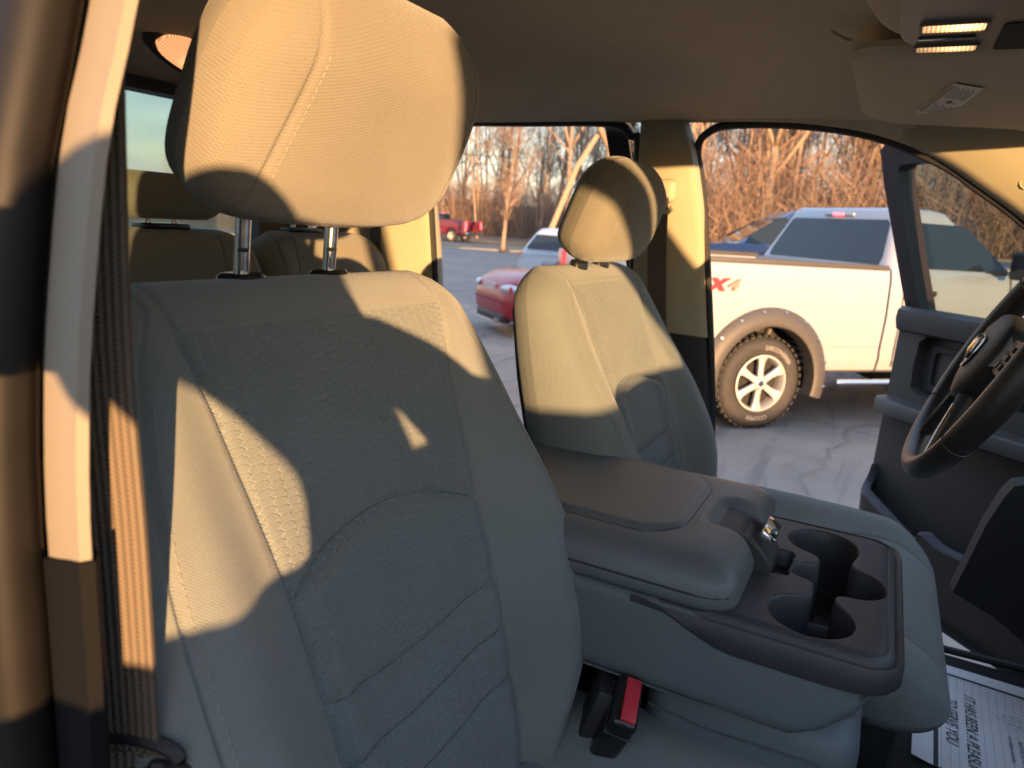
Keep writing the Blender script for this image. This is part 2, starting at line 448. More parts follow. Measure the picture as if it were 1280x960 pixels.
def front_seat(root, cy, recl=16.5, x0=-0.303, z0=1.009, rest_lift=0.035, hi=True, rest_x=-0.462, rk=1.0):
    rr = R_(recl); A = (-math.sin(rr), 0, math.cos(rr)); N = (math.cos(rr), 0, math.sin(rr)); H = 0.585
    W = lambda s: smooth_tab([(0, .165), (.06, .200), (.17, .268), (.26, .275), (.36, .269), (.44, .256), (.50, .240), (.54, .226), (.568, .203), (.585, .175)], s)
    Tf = lambda s: smooth_tab([(0, .05), (.2, .055), (.5, .05), (.585, .045)], s)
    Tb = lambda s: smooth_tab([(0, .06), (.4, .055), (.585, .05)], s)
    c = lambda s: smooth_tab([(0, .118), (.2, .122), (.36, .130), (.48, .146), (.55, .158), (.585, .158)], s)
    d = lambda s: W(s) - 0.042
    bol = lambda s: smooth_tab([(0, .02), (.12, .064), (.21, .070), (.30, .056), (.40, .032), (.50, .012), (.585, .0)], s)
    arc = lambda l: .374 - .034 * min(1.3, (l / .125) ** 2)
    seams = [lambda l: .258 - .012 * (1 - (l / .12) ** 2), lambda l: .207 - .012 * (1 - (l / .12) ** 2), lambda l: .155 - .012 * (1 - (l / .12) ** 2)]
    top_s = .545
    def disp(l, s, Wd):
        C = c(s); D = d(s); al = abs(l); v = 0.0
        b = bol(s)
        if al > C: v += b * (0.25 + 0.75 * sm(C, C + (D - C) * 0.75, al)) if al > C else 0
        else: v += b * 0.25 * sm(C * 0.55, C, al)
        if al < C:
            # padded field under the arc and quilted seams
            a = arc(l); inn = sm(C, C * 0.8, al)
            v += 0.010 * inn * sm(a, a - 0.016, s) * sm(0.0, 0.1, s)
            v += 0.004 * inn * (1 - sm(a + .01, a + .05, s) * 0.0) * (1 if s > a else 0) * sm(a, a + .04, s) * sm(top_s, top_s - .05, s)
            v -= 0.006 * math.exp(-((s - a) / .0032) ** 2)
            for q in seams: v -= 0.004 * math.exp(-((s - q(l)) / .003) ** 2) + 0.0012 * math.exp(-((s - q(l)) / .012) ** 2)
            v -= 0.003 * math.exp(-((s - top_s) / .0024) ** 2)
        else:
            v -= 0.0
        # slow cloth unevenness
        v += 0.0012 * math.sin(l * 31 + s * 17 + cy * 9) * math.sin(s * 23 - l * 11)
        return v
    o, P = make_pad(H, (x0, 0, z0), A, N, W, Tf, Tb, c, d, disp, (.045, .05), [M['bolster'], M['insert']], 'backrest', root, cy=cy, rows=2.6e-3 if hi else 5e-3, top_ins=(0, top_s))
    sub(o)
    if hi:
        off = 0.0042
        for sg in (-1, 1):
            stitches(P, [(sg * (c(s) + off * .0 + .005), s) for s in [0.05 + k * .01 for k in range(50)]], o) if sg > 0 else None
            stitches(P, [(sg * (d(s) - .006), s) for s in [0.03 + k * .01 for k in range(48)]], o)
        stitches(P, [(l / 1000, top_s + .004) for l in range(-155, 156, 5)], o)
        stitches(P, [(l / 1000, seams[0](l / 1000) + .004) for l in range(-120, 121, 5)], o)
        stitches(P, [(-l / 1000, top_s + .004 - (l - 155) / 1000 * 1.0 - max(0, (l - 175)) ** 2 / 1000 * .05) for l in range(158, 193, 5)], o)
    # sewn lines of the quilted field
    for f in [arc] + seams + [lambda l: top_s]:
        mb = MB(); lim = .115 if f is not arc else .120
        mb.tube([P(l / 1000, f(l / 1000), .0004) for l in range(int(-lim * 1000), int(lim * 1000) + 1, 5)], .0007, 5); mb.build('quilt_seam', M['seam'], o)
    # rear shell
    # headrest
    hr = R_(21 if rk == 1 else 28); HA = (math.sin(hr), 0, math.cos(hr)); HN = (math.cos(hr), 0, -math.sin(hr)); HH = .176 * rk
    top = Vector((x0, 0, z0)) + Vector(A) * H
    hb = Vector((rest_x + 0.002, 0, 1.588 + rest_lift))
    def HW(s):
        mid = HH * .46; q = abs(s - mid) / (HH * (.49 if s < mid else .57)); k = .139 * rk ** .4
        return max(.03, k * (1 - q ** (4.2 if s < mid else 3.0)) ** (1 / 2.6))
    hc = lambda s: .118 - .13 * s
    def hd(l, s, Wd):
        v = 0.005 * (1 - (min(1, abs(l) / .14)) ** 2) - 0.0035 * math.exp(-((s - .014) / .0022) ** 2) * (1 if abs(l) < .11 else .4)
        v += 0.0010 * math.sin(l * 41 + s * 37); return v
    h, HP = make_pad(HH, hb, HA, HN, HW, lambda s: smooth_tab([(0, .038), (.05, .055), (.12, .052), (.176, .04)], s / rk), lambda s: .055, hc, lambda s: HW(s) - .012, hd, (.03, .055),
                     [M['restcloth'] if hi else M['bolster']] * 2, 'headrest', root, cy=cy + (.010 if rk > 1 else 0), rows=4e-3, pf=3.3, pb=2.4, groove=.0028, gd=0)
    sub(h)
    if hi:
        stitches(HP, [(-(hc(s) - .007), s) for s in [.02 + k * .0068 for k in range(20)]], h, pitch=.0055)
        stitches(HP, [((hc(s) - .007), s) for s in [.02 + k * .0068 for k in range(20)]], h, pitch=.0055)
    for sg in (-1, 1):
        y = cy - .004 + sg * .0515
        mb = MB(); p0 = Vector((rest_x - .006, y, 1.535)); p1 = Vector((rest_x + .004, y, hb.z + .03))
        mb.tube([p0, p1], .0062, 16)
        post = mb.build('headrest_post', M['steel'], h)
        if hi:
            for t in (.50, .72):
                nb_ = MB(); q = p0.lerp(p1, t) + Vector((.0053, -.0035, 0)); nb_.box(q, (.0035, .009, .0032), 0, Matrix.Rotation(R_(18), 4, 'Y'), .0006)
                nb_.build('post_notch', M['black'], h)
        gz = 1.5665; mb = MB()
        rings = []
        for (zz, rr_) in ((-.02, 1.0), (.002, 1.0), (.006, .93), (.0085, .8), (.009, .3)):
            rings.append([(rest_x - .002 + .014 * rr_ * math.cos(a), y + .024 * rr_ * math.sin(a), gz + zz) for a in [2 * PI * k / 24 for k in range(24)]])
        mb.loft(rings); mb.build('post_guide', M['gloss'] if hi else M['bolster'], o)
    return o, h, P

def cushion(root, cy, x0=-.36, x1=.165, ztop=1.12, hi=True):
    H = x1 - x0
    W = lambda s: smooth_tab([(0, .22), (.1, .255), (.36, .272)], s) - .07 * (1 - math.sqrt(max(0, 1 - (max(0, s - H + .08) / .08) ** 2)))
    c = lambda s: smooth_tab([(0, .12), (.3, .14), (H - .07, .165), (H, .16)], s)
    d = lambda s: W(s) - .02
    bol = lambda s: smooth_tab([(0, .02), (.2, .03), (.42, .022), (H, .004)], s)
    ts = H - .075
    def disp(l, s, Wd):
        C = c(s); al = abs(l)
        v = bol(s) * sm(C * .9, C + (d(s) - C) * .7, al)
        if al < C:
            v -= .003 * math.exp(-((s - ts) / .0024) ** 2); v += .004 * sm(C, C * .8, al)
            v -= .0035 * math.exp(-((s - .30) / .003) ** 2)
        return v - .012 * sm(H - .10, H, s)
    o, P = make_pad(H, (x0, 0, ztop - .075), (1, 0, 0), (0, 0, 1), W, lambda s: .07, lambda s: .035, c, d, disp, (.04, .085), [M['bolster'], M['insert']], 'seat_cushion', root, cy=cy, pf=7, rows=4e-3, top_ins=(0, ts))
    sub(o)
    if hi: stitches(P, [(l / 1000, ts + .005) for l in range(-155, 156, 5)], o)
    mb = MB(); mb.box2((x0 - .02, cy - .23, .84), (x1 - .05, cy + .23, ztop - .10), bev=.03); mb.build('seat_base', M['black'], root)
    return o, P

pseat = thing('front_seat', (-.1, .47, .78), 'near front seat of grey honeycomb cloth, its headrest raised on two notched steel posts', 'seat', 'front seats of the cab')
pback, prest, PP = front_seat(pseat, .47, rk=1.1)
cushion(pseat, .47, ztop=1.078)
dseat = thing('front_seat', (-.1, 1.185, .78), 'far front seat of the same grey cloth behind the steering wheel, beyond the console', 'seat', 'front seats of the cab')
dback, drest, DP = front_seat(dseat, 1.185, recl=18.5, rest_lift=-.012)
cushion(dseat, 1.185, x1=.160, ztop=1.130)
# side panel with airbag flap seam on the back of both seats
for root, cy in ((pseat, .47), (dseat, 1.185)):
    rr = R_(18); A = Vector((-math.sin(rr), 0, math.cos(rr))); N = Vector((math.cos(rr), 0, math.sin(rr))); mb = MB(); rings = []
    for k in range(14):
        s = .06 + .47 * k / 13; hw = smooth_tab([(.06, .19), (.2, .235), (.4, .215), (.53, .175)], s)
        b = Vector((-.303, cy, 1.009)) + A * s
        rings.append([b + Vector((0, y * hw, 0)) + N * n for (y, n) in ((-1, -.048), (-.93, -.066), (-.5, -.072), (0, -.074), (.5, -.072), (.93, -.066), (1, -.048), (.5, -.04), (-.5, -.04))])
    mb.loft(rings); mb.build('back_panel', M['black'], root)
    # recliner cover low on each side
    for sg in (-1, 1):
        mb = MB(); mb.box((-.30, cy + sg * .245, 1.0), (.16, .03, .17), bev=.012); mb.build('recliner_cover', M['black'], root)
# ------------------------------------------------------------------ rear bench
bench = thing('rear_bench', (-1.2, .83, .78), 'rear bench seat with three low headrests, behind the two front seats', 'bench seat')
def rear_back(cy, hw, name='backrest'):
    rr = R_(14); A = (-math.sin(rr), 0, math.cos(rr)); N = (math.cos(rr), 0, math.sin(rr)); H = .58
    W = lambda s: smooth_tab([(0, hw), (.5, hw), (.55, hw - .02), (.58, hw - .07)], s)
    def disp(l, s, Wd):
        return .018 * sm(hw * .5, hw * .8, abs(l)) * sm(.57, .45, s) - .003 * math.exp(-((s - .50) / .003) ** 2) * (abs(l) < hw * .55)
    return make_pad(H, (-1.115, 0, 1.01), A, N, W, lambda s: .06, lambda s: .05, lambda s: hw * .58, lambda s: hw - .04, disp, (.04, .045), [M['rearcloth'], M['rearcloth']], name, bench, cy=cy, rows=8e-3)[0]
rear_back(.36, .235); rear_back(.86, .262); rear_back(1.335, .21)
def rear_rest(cy, zb, hw=.125, hh=.085):
    W = lambda s: smooth_tab([(0, hw * .8), (.02, hw * .97), (.05, hw), (hh, hw * .82)], s)
    o, P = make_pad(hh, (-1.235, 0, zb), (.1, 0, 1), (1, 0, -.1), W, lambda s: .045, lambda s: .045, lambda s: .1, lambda s: W(s) - .01, lambda l, s, w: 0.004, (.03, .035), [M['rearcloth']] * 2, 'headrest', bench, cy=cy, rows=8e-3, pf=2.6)
    sub(o)
    for sg in (-1, 1):
        mb = MB(); mb.tube([(-1.24, cy + sg * .028, 1.50), (-1.235, cy + sg * .028, zb + .02)], .0058, 12); mb.build('headrest_post', M['steel'], o)
    mb = MB(); mb.box((-1.236, cy, 1.578), (.04, .10, .012), bev=.004); mb.build('post_guide', M['gloss'], o)
rear_rest(.355, 1.615); rear_rest(.915, 1.592); rear_rest(1.285, 1.60)
mb = MB(); mb.box2((-1.18, .1, .92), (-.74, 1.56, 1.10), bev=.04, seg=4); mb.build('seat_cushion', M['rearcloth'], bench)

# ------------------------------------------------------------------ centre seat section and console
cs = thing('middle_cushion', (-.15, .83, .78), 'narrow middle seat cushion of grey cloth under the folded console', 'seat')
mb = MB(); mb.box2((-.168, .70, .93), (.052, .965, 1.155), bev=.03, seg=5); o = mb.build('cushion_pad', M['vinyl'], cs); sub(o)
mb = MB(); mb.tube([(-.16, .6985, 1.118), (-.1, .6985, 1.112), (.02, .6985, 1.118)], .0012, 6); mb.build('piping', M['seam'], o)
mb = MB(); mb.box2((-.34, .68, .80), (0, .985, .94), bev=.01); mb.build('cushion_frame', M['black'], cs)

con = thing('center_console', (-.2, .83, 1.15), 'grey folding console between the front seats, with padded lid and four cup holders', 'console')
# body: sections along x
mb = MB(); rings = []
def csec(x, z0, z1, y0, y1, r):
    return [(x, a, b) for a, b in rrect(y0, z0, y1, z1, r, 6)]
for k in range(22):
    x = -.50 + (.5 + .066) * k / 21
    e = 1.0; tt = (x - (.066 - .06)) / .06
    if tt > 0: e = math.sqrt(max(0.0, 1 - min(1, tt) ** 2))
    zb = 1.152 + .050 * sm(-.02, .066, x) ; zt = 1.258 - .014 * sm(-.11, -.07, x)
    inset = (1 - e) * .05
    zb = zb + (1 - e) * .012
    rings.append(csec(x, zb, zt - (1 - e) * .012, .668 + inset, .992 - inset, [.022, .022, .012, .012]))
mb.loft(rings); cb = mb.build('console_body', M['vinyl'], con); sub(cb)
mb = MB(); mb.box2((-.150, .688, 1.172), (.045, .972, 1.30)); boolean(cb, [mb.build('c', M['vinyl'], con)])
mb = MB(); mb.tube([(-.5, .672, 1.160), (-.3, .672, 1.158), (-.1, .672, 1.158), (0.0, .674, 1.172), (.04, .69, 1.192)], .0016, 6); mb.build('piping', M['seam'], cb)
# deck as a finely sampled moulded skin
def sd_box(x, y, cx, cy, hx, hy, r):
    qx = abs(x - cx) - hx + r; qy = abs(y - cy) - hy + r
    return math.hypot(max(qx, 0), max(qy, 0)) + min(max(qx, qy), 0) - r
def deck_z(x, y):
    out = sd_box(x, y, -.06, .83, .128, .162, .035)           # outer edge
    # straight at the back
    if x < -.09: out = max(sd_box(x, y, -.06, .83, .3, .162, .03), -.5)
    z = 1.2615 - .006 * sm(-.02, -.0, out) * 1.0
    if out > -.012: z = 1.2615 - .034 * (1 - math.sqrt(max(0, 1 - ((out + .012) / .012) ** 2)) if out < 0 else 1)
    A_ = math.hypot(x + .018, y - .925) - .043; B_ = math.hypot(x + .014, y - .727) - .044
    C_ = math.hypot(x - .018, y - .829) - .0395; D_ = math.hypot(x + .026, y - .832) - .024
    slot = min(sd_box(x, y, .000, .868, .020, .052, .010), sd_box(x, y, -.006, .775, .014, .045, .008))
    cups = min(A_, B_, C_, D_)
    h_ = max(0, 1 - abs(cups - slot) / .016); d = min(cups, slot) - .016 * h_ * h_ * .25
    depth = 0.0
    if d < 0:
        lip = min(1, -d / .0035)
        depth = .0035 * (1 - math.sqrt(max(0, 1 - lip * lip)))
        depth += .072 * sm(.0030, .0068, -d)
        depth += .008 * sm(.006, .010, -min(A_, B_, C_))
    t = sd_box(x, y, -.069, .838, .0245, .036, .009)
    if t < 0: depth = max(depth, .0016 + .017 * sm(.0008, .006, -t))
    # raised ledge round the lid opening
    l = sd_box(x, y, -.28, .83, .19, .15, .03)
    if l < .006: depth = max(depth, .014 * sm(.006, -.004, l))
    return z - depth, out
mb = MB(); NX, NY = 176, 270; x0d, x1d, y0d, y1d = -.155, .0685, .6675, .9925
vs = []; 
for i in range(NX + 1):
    for j in range(NY + 1):
        x = x0d + (x1d - x0d) * i / NX; y = y0d + (y1d - y0d) * j / NY
        # pull corner grid points onto the rounded outline
        z, out = deck_z(x, y)
        if out > 0:
            e = .0004
            gx = (deck_z(x + e, y)[1] - out) / e; gy = (deck_z(x, y + e)[1] - out) / e; g = math.hypot(gx, gy) or 1
            x -= gx / g * out; y -= gy / g * out; z = 1.2275
        vs.append((x, y, z))
fs = [(i * (NY + 1) + j, (i + 1) * (NY + 1) + j, (i + 1) * (NY + 1) + j + 1, i * (NY + 1) + j + 1) for i in range(NX) for j in range(NY)]
mb.add(vs, fs); dk = mb.build('cup_holder_deck', M['deck'], con, recalc=False, sharp=0); sub(dk)
# deck skirt, following the rounded outline and dropping at its rear corner
mb = MB(); path = []
for y, x in [(.668, -.185), (.668, -.17), (.668, -.155), (.668, -.14)] + [(.668, -.14 + k * .015) for k in range(1, 11)]: path.append((x, y))
for k in range(9):
    a = R_(-90 + 90 * k / 8); path.append((.068 - .035 + .035 * math.cos(a), .703 + .035 * math.sin(a)))
for k in range(9):
    a = R_(90 * k / 8); path.append((.068 - .035 + .035 * math.cos(a), .957 + .035 * math.sin(a)))
path += [(.02, .992), (-.05, .992), (-.13, .992)]
rings = []
for x, y in path:
    nx, ny = (0, -1) if y < .70 and x < .033 else ((0, 1) if y > .96 and x < .033 else (1, 0))
    if x >= .033 and y < .703: v = Vector((x - .033, y - .703, 0)).normalized(); nx, ny = v.x, v.y
    if x >= .033 and y > .957: v = Vector((x - .033, y - .957, 0)).normalized(); nx, ny = v.x, v.y
    q_ = sm(-.185, -.13, x); nx *= q_; ny *= q_; zl = 1.226 + .0285 * sm(-.075, -.175, x) + .004 * sm(0, .068, x)
    rings.append([(x + nx * .0015, y + ny * .0015, 1.2555), (x + nx * .0042, y + ny * .0042, 1.250), (x + nx * .0048, y + ny * .0048, zl + .004), (x + nx * .002, y + ny * .002, zl), (x - nx * .008, y - ny * .008, zl), (x - nx * .008, y - ny * .008, 1.25)])
mb.loft(rings); mb.build('deck_skirt', M['deck'], con)
mb = MB(); mb.box((-.006, .775, 1.213), (.028, .006, .03), bev=.002); mb.box((-.006, .745, 1.205), (.022, .04, .003), bev=.001); mb.build('cup_divider', M['deck'], dk)
# lid: superellipse sections
def lid_section(y0, y1, z0, z1, x0, x1):
    pass
mb = MB(); rings = []; LX0, LX1 = -.52, -.082; NXL = 60; NR = 56
def lid_top(x, y):
    q = abs(y - .83) / .158
    fx = 1.0
    e = min(1, max(0, (x - (LX1 - .055)) / .055))
    t = 1.272 + .038 * (max(0, 1 - q ** 7)) ** .5 * (max(0, 1 - e ** 3.6)) ** .5
    # inset field
    dd = sd_box(x, y, -.39, .83, .235, .112, .06)
    t += .0035 * sm(.004, -.006, dd) - .0030 * math.exp(-(dd / .0028) ** 2)
    # latch recess
    t -= .010 * sm(.008, -.004, sd_box(x, y, -.085, .832, .05, .042, .012))
    return t
for k in range(NXL + 1):
    u = k / NXL; x = LX0 + (LX1 - LX0) * (1 - (1 - u) ** 1.35)
    e = min(1, max(0, (x - (LX1 - .045)) / .045)); hw = .158 * (1 - .22 * (1 - math.sqrt(max(0, 1 - e ** 2.4))))
    bulge = .004
    ring = []
    NT_ = 46
    for j in range(NT_ + 1):
        f = -math.cos(PI * j / NT_); f = f * .65 + (-1 + 2 * j / NT_) * .35; y = .83 + hw * f; ring.append((x, y, max(1.2725, lid_top(x, y))))
    for (fy, dz) in ((1.0, -.004), (.995, -.009), (.975, -.014), (.93, -.0165), (.6, -.0165), (-.6, -.0165), (-.93, -.0165), (-.975, -.014), (-.995, -.009), (-1.0, -.004)): ring.append((x, .83 + hw * fy, 1.272 + dz))
    rings.append(ring)
# taper last ring
mb.loft(rings); lid = mb.build('console_lid', M['lidvinyl'], con, sharp=0); sub(lid)
def lidP(l, s, up=0): return Vector((l, s, lid_top(l, s) + up))
fld = [(-.6, .718)] + [(-.5 + k * .01, .718) for k in range(0, 28)]
fld = [(-.50 + k * .012, .718) for k in range(25)] + [(-.215 + .06 * math.sin(R_(a)), .778 - .06 * math.cos(R_(a))) for a in range(0, 91, 10)] + [(-.155, .78 + k * .01) for k in range(11)] + [(-.215 + .06 * math.cos(R_(a)), .882 + .06 * math.sin(R_(a))) for a in range(0, 91, 10)] + [(-.215 - k * .012, .942) for k in range(1, 25)]
stitches(lidP, fld, lid, mat='threaddark', pitch=.006, r=.0005, up=.0012)
def lidS(l, s, up=0): return Vector((l, .83 - .1592, s))
side = [(-.50 + k * .01, 1.268) for k in range(38)]
mb = MB(); mb.tube([(-.5 + k * .01, .8309 - .158 * (1 - .22 * (1 - math.sqrt(max(0, 1 - min(1, max(0, (-.5 + k * .01 - (LX1 - .045)) / .045)) ** 2.4)))), 1.2745) for k in range(42)], .0014, 6); mb.build('lid_seam', M['threaddark'], lid)
# latch
mb = MB(); rings = []
for k in range(13):
    t = k / 12; x = -.128 + .064 * t; z = 1.301 - .003 * t - .030 * t ** 4; h = .040 * (1 - .10 * t)
    dip = .007 * sm(.35, .55, t) * sm(1.0, .8, t)
    rings.append([(x, .832 - h, z - .012), (x, .832 - h, z - .002), (x, .832 - h + .003, z), (x, .832 - h + .012, z), (x, .832 - h + .017, z - dip), (x, .832 + h - .017, z - dip), (x, .832 + h - .012, z), (x, .832 + h - .003, z), (x, .832 + h, z - .002), (x, .832 + h, z - .012), (x, .832 + h, z - .03), (x, .832 - h, z - .03)])
mb.loft(rings); la = mb.build('lid_latch', M['deck'], con); sub(la)
mb = MB(); mb.box((-.0735, .832, 1.2985), (.018, .052, .010), 0, Matrix.Rotation(R_(32), 4, 'Y'), .0025); mb.build('release_button', M['chrome'], la)

# ------------------------------------------------------------------ buckle
bk = thing('belt_buckle', (-.235, .655, 1.06), 'black seat belt buckle with red release button, between near seat and console', 'seat belt buckle')
ax = Vector((.36, -.26, .88)).normalized(); fx = Vector((.9, .0, -.42)).normalized()
Mb = Matrix.Identity(3)
zc = ax; yc = Vector((0, 1, 0)); yc = (yc - zc * yc.dot(zc)).normalized(); xc = yc.cross(zc)
rot = Matrix((xc, yc, zc)).transposed().to_4x4() @ Matrix.Rotation(R_(18), 4, 'Z')
tip = Vector((-.166, .640, 1.156))
mb = MB(); mb.box(tip - zc * .050, (.028, .060, .10), 0, rot, .006, 3); b1 = mb.build('buckle_body', M['gloss'], bk)
mb = MB(); mb.box(tip + zc * .0005 + (rot.to_3x3() @ Vector((.002, 0, 0))), (.016, .050, .006), 0, rot, .0015); mb.build('release_button', M['red'], bk)
mb = MB(); mb.box(tip - zc * .022, (.0288, .0608, .0012), 0, rot); mb.build('trim_line', M['darkplastic'], bk)
mb = MB(); mb.tube([tip - zc * .075, tip - zc * .13 + Vector((-.01, 0, 0)), tip - zc * .2 + Vector((-.03, 0, 0))], .016, 12, flat=(1, .45)); mb.build('buckle_sleeve', M['black'], bk)
bk2 = thing('belt_buckle', (-.30, .66, 1.0), 'second black belt buckle lying low against the near seat, beside the red-buttoned one', 'seat belt buckle')
mb = MB(); mb.box((-.205, .668, 1.105), (.032, .05, .09), 0, rot @ Matrix.Rotation(R_(-20), 4, 'X'), .005); mb.build('buckle_body', M['black'], bk2)

# ------------------------------------------------------------------ near seat belt
def ribbon(pts, wid, dirs, thick=.0013):
    mb = MB(); P3 = catmull(pts, 8); Dn = catmull(dirs, 8); rings = []; uv = []; acc = 0
    for i, p in enumerate(P3):
        if i: acc += (p - P3[i - 1]).length
        t = (P3[min(i + 1, len(P3) - 1)] - P3[max(i - 1, 0)]).normalized(); w = Vector(Dn[i]); w = (w - t * w.dot(t)).normalized(); n = t.cross(w)
        ring = []
        for k in range(9): ring.append(p + w * wid * (k / 8 - .5) + n * thick); uv.append((wid * (k / 8 - .5), acc))
        for k in range(9): ring.append(p - w * wid * (k / 8 - .5) - n * thick); uv.append((-wid * (k / 8 - .5), acc + .3))
        rings.append(ring)
    mb.loft(rings)
    for i, u in enumerate(uv): mb.uv[i] = u
    return mb
bl = thing('seat_belt', (-.31, .2, .8), 'brown woven seat belt hanging down the near door pillar beside the near seat', 'seat belt', 'seat belts in the cab')
bd = (.93, .36, 0)
mb = ribbon([(-.350, .222, 1.70), (-.335, .2075, 1.56), (-.329, .206, 1.46), (-.328, .206, 1.36), (-.328, .206, 1.335)], .040, [bd] * 5); mb.build('webbing', M['web'], bl)
mb = ribbon([(-.327, .206, 1.335), (-.325, .205, 1.27), (-.322, .204, 1.18), (-.31, .204, 1.0)], .042, [(.8, .6, 0)] * 4, .0022); lw = mb.build('lower_webbing', M['web'], bl); sub(lw)
mb = MB(); L = []
for k in range(28):
    a = 2 * PI * k / 28; L.append((-.326 + .028 * math.cos(a) * .93, .208 + .028 * math.cos(a) * .36 + 0, 1.332 + .010 * math.sin(a)))
mb.tube(L + [L[0]], .0042, 8, caps=False); mb.build('tongue', M['black'], bl)
mb = MB(); mb.box((-.306, .216, 1.322), (.024, .006, .014), 0, Matrix.Rotation(R_(44), 4, 'Z') @ Matrix.Rotation(R_(20), 4, 'Y'), .004); mb.build('tongue_guide', M['black'], bl)
mb = MB(); 
for k in range(9): mb.box(Vector((-.3255, .2045, 1.298)) + Vector((.8, .6, 0)) * (-.016 + k * .004) + Vector((.6, -.8, 0)) * .0032, (.0026, .0012, .0016), 0, Matrix.Rotation(R_(37), 4, 'Z'))
mb.build('bar_tack', M['thread'], lw)
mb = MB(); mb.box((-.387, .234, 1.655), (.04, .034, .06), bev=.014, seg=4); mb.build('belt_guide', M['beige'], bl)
# far side belt on the driver pillar and rear belt
b2 = thing('seat_belt', (-.45, 1.55, .8), 'brown seat belt hanging on the far door pillar behind the far front seat', 'seat belt', 'seat belts in the cab')
mb = ribbon([(-.462, 1.545, 1.70), (-.455, 1.545, 1.6), (-.44, 1.55, 1.45), (-.42, 1.555, 1.3), (-.41, 1.55, 1.1)], .046, [(1, -.25, 0)] * 5); mb.build('webbing', M['web'], b2)
mb = MB(); mb.box((-.458, 1.556, 1.715), (.06, .035, .05), bev=.014, seg=4); mb.build('belt_guide', M['beige2'], b2)
mb = MB(); mb.tube([(-.492, 1.535, 1.682), (-.485, 1.53, 1.673), (-.435, 1.53, 1.67), (-.428, 1.535, 1.68)], .006, 10); mb.build('belt_loop', M['beige2'], b2)
b3 = thing('seat_belt', (-1.2, 1.55, .8), 'brown seat belt at the far rear corner behind the rear bench', 'seat belt', 'seat belts in the cab')
mb = ribbon([(-1.215, 1.53, 1.62), (-1.21, 1.53, 1.52), (-1.195, 1.525, 1.40), (-1.18, 1.52, 1.2)], .046, [(1, -.3, 0)] * 4); mb.build('webbing', M['web'], b3)
mb = MB(); mb.tube([(-1.26, 1.545, 1.612), (-1.25, 1.535, 1.628), (-1.19, 1.525, 1.63), (-1.175, 1.53, 1.615), (-1.19, 1.53, 1.602), (-1.245, 1.535, 1.60), (-1.26, 1.545, 1.612)], .008, 10); mb.build('belt_loop', M['beige2'], b3)

# ------------------------------------------------------------------ steering wheel
sw = thing('steering_wheel', (.15, 1.185, 1.475), 'black leather steering wheel with silver badge in front of the far seat', 'steering wheel')
tl = R_(24); SU = Vector((math.sin(tl), 0, math.cos(tl))); SN = Vector((-math.cos(tl), 0, math.sin(tl))); SC = Vector((.154, 1.185, 1.488)); SY = Vector((0, 1, 0))
def swp(a, b, n=0): return SC + SY * a + SU * b + SN * n
mb = MB(); pts = [swp(.186 * math.cos(2 * PI * k / 72), .186 * math.sin(2 * PI * k / 72)) for k in range(72)]
rings = []
for k in range(72):
    a = 2 * PI * k / 72; rad = SY * math.cos(a) + SU * math.sin(a); r1 = .0155 + .0025 * (abs(math.cos(a)) ** 6)
    rings.append([pts[k] + rad * r1 * math.cos(b) + SN * r1 * 1.12 * math.sin(b) for b in [2 * PI * j / 14 for j in range(14)]])
mb.loft(rings, loop=True); m_leather = simple('wheel_leather', (.022, .021, .021), .38, grain=.35, gscale=650); rim = mb.build('rim', m_leather, sw, sharp=0); sub(rim)
mb = MB()
for a in (35, 145, 215, 325):
    mb = MB()
    rad = SY * math.cos(R_(a)) + SU * math.sin(R_(a)); t = -SY * math.sin(R_(a)) + SU * math.cos(R_(a)); c = SC + rad * .186
    ring = [c + rad * .0166 * math.cos(b) + SN * .0186 * math.sin(b) for b in [2 * PI * j / 20 for j in range(20)]]; mb.tube(ring + [ring[0]], .0007, 4, caps=False)
    mb.build('rim_seam', M['seam'], rim)
# hub
mb = MB(); rings = []
for (f, n) in ((1.06, -.03), (1.05, .0), (1.0, .016), (.93, .022), (.7, .027), (.35, .029), (.05, .029)):
    P0 = [(-.075, .045), (-.05, .062), (0, .066), (.05, .062), (.075, .045), (.083, .01), (.07, -.03), (.045, -.06), (.02, -.078), (0, -.082), (-.02, -.078), (-.045, -.06), (-.07, -.03), (-.083, .01)]
    cc = catmull([(x * .9, y * .9, 0) for x, y in P0], 4, True); rings.append([swp(p.x * f, p.y * f, n) for p in cc])
mb.loft(rings); hub = mb.build('hub', M['black'], sw); sub(hub)
# badge: shield with a ram head outline in relief
mb = MB(); sh = [(-.026, .018), (0, .022), (.026, .018), (.026, -.002), (.018, -.018), (0, -.03), (-.018, -.018), (-.026, -.002)]
mb.prism(sh, lambda a, b: swp(a, b - .002, .026), lambda a, b: swp(a, b - .002, .0315)); bd_ = mb.build('badge', M['gloss'], hub); sub(bd_)
mb = MB()
for sg in (-1, 1):
    mb.tube([swp(sg * .003, .010, .033), swp(sg * .012, .014, .033), swp(sg * .019, .008, .033), swp(sg * .019, -.003, .033), swp(sg * .012, -.008, .033), swp(sg * .010, -.001, .033)], [.003, .0035, .0035, .003, .0025, .001], 8)
mb.tube([swp(0, .010, .032), swp(0, -.006, .034), swp(0, -.020, .033)], [.006, .0045, .002], 8)
mb.tube([swp(a, b - .002, .0315) for a, b in sh + [sh[0]]], .0012, 6, caps=False)
mb.build('badge_emblem', M['chrome'], hub)
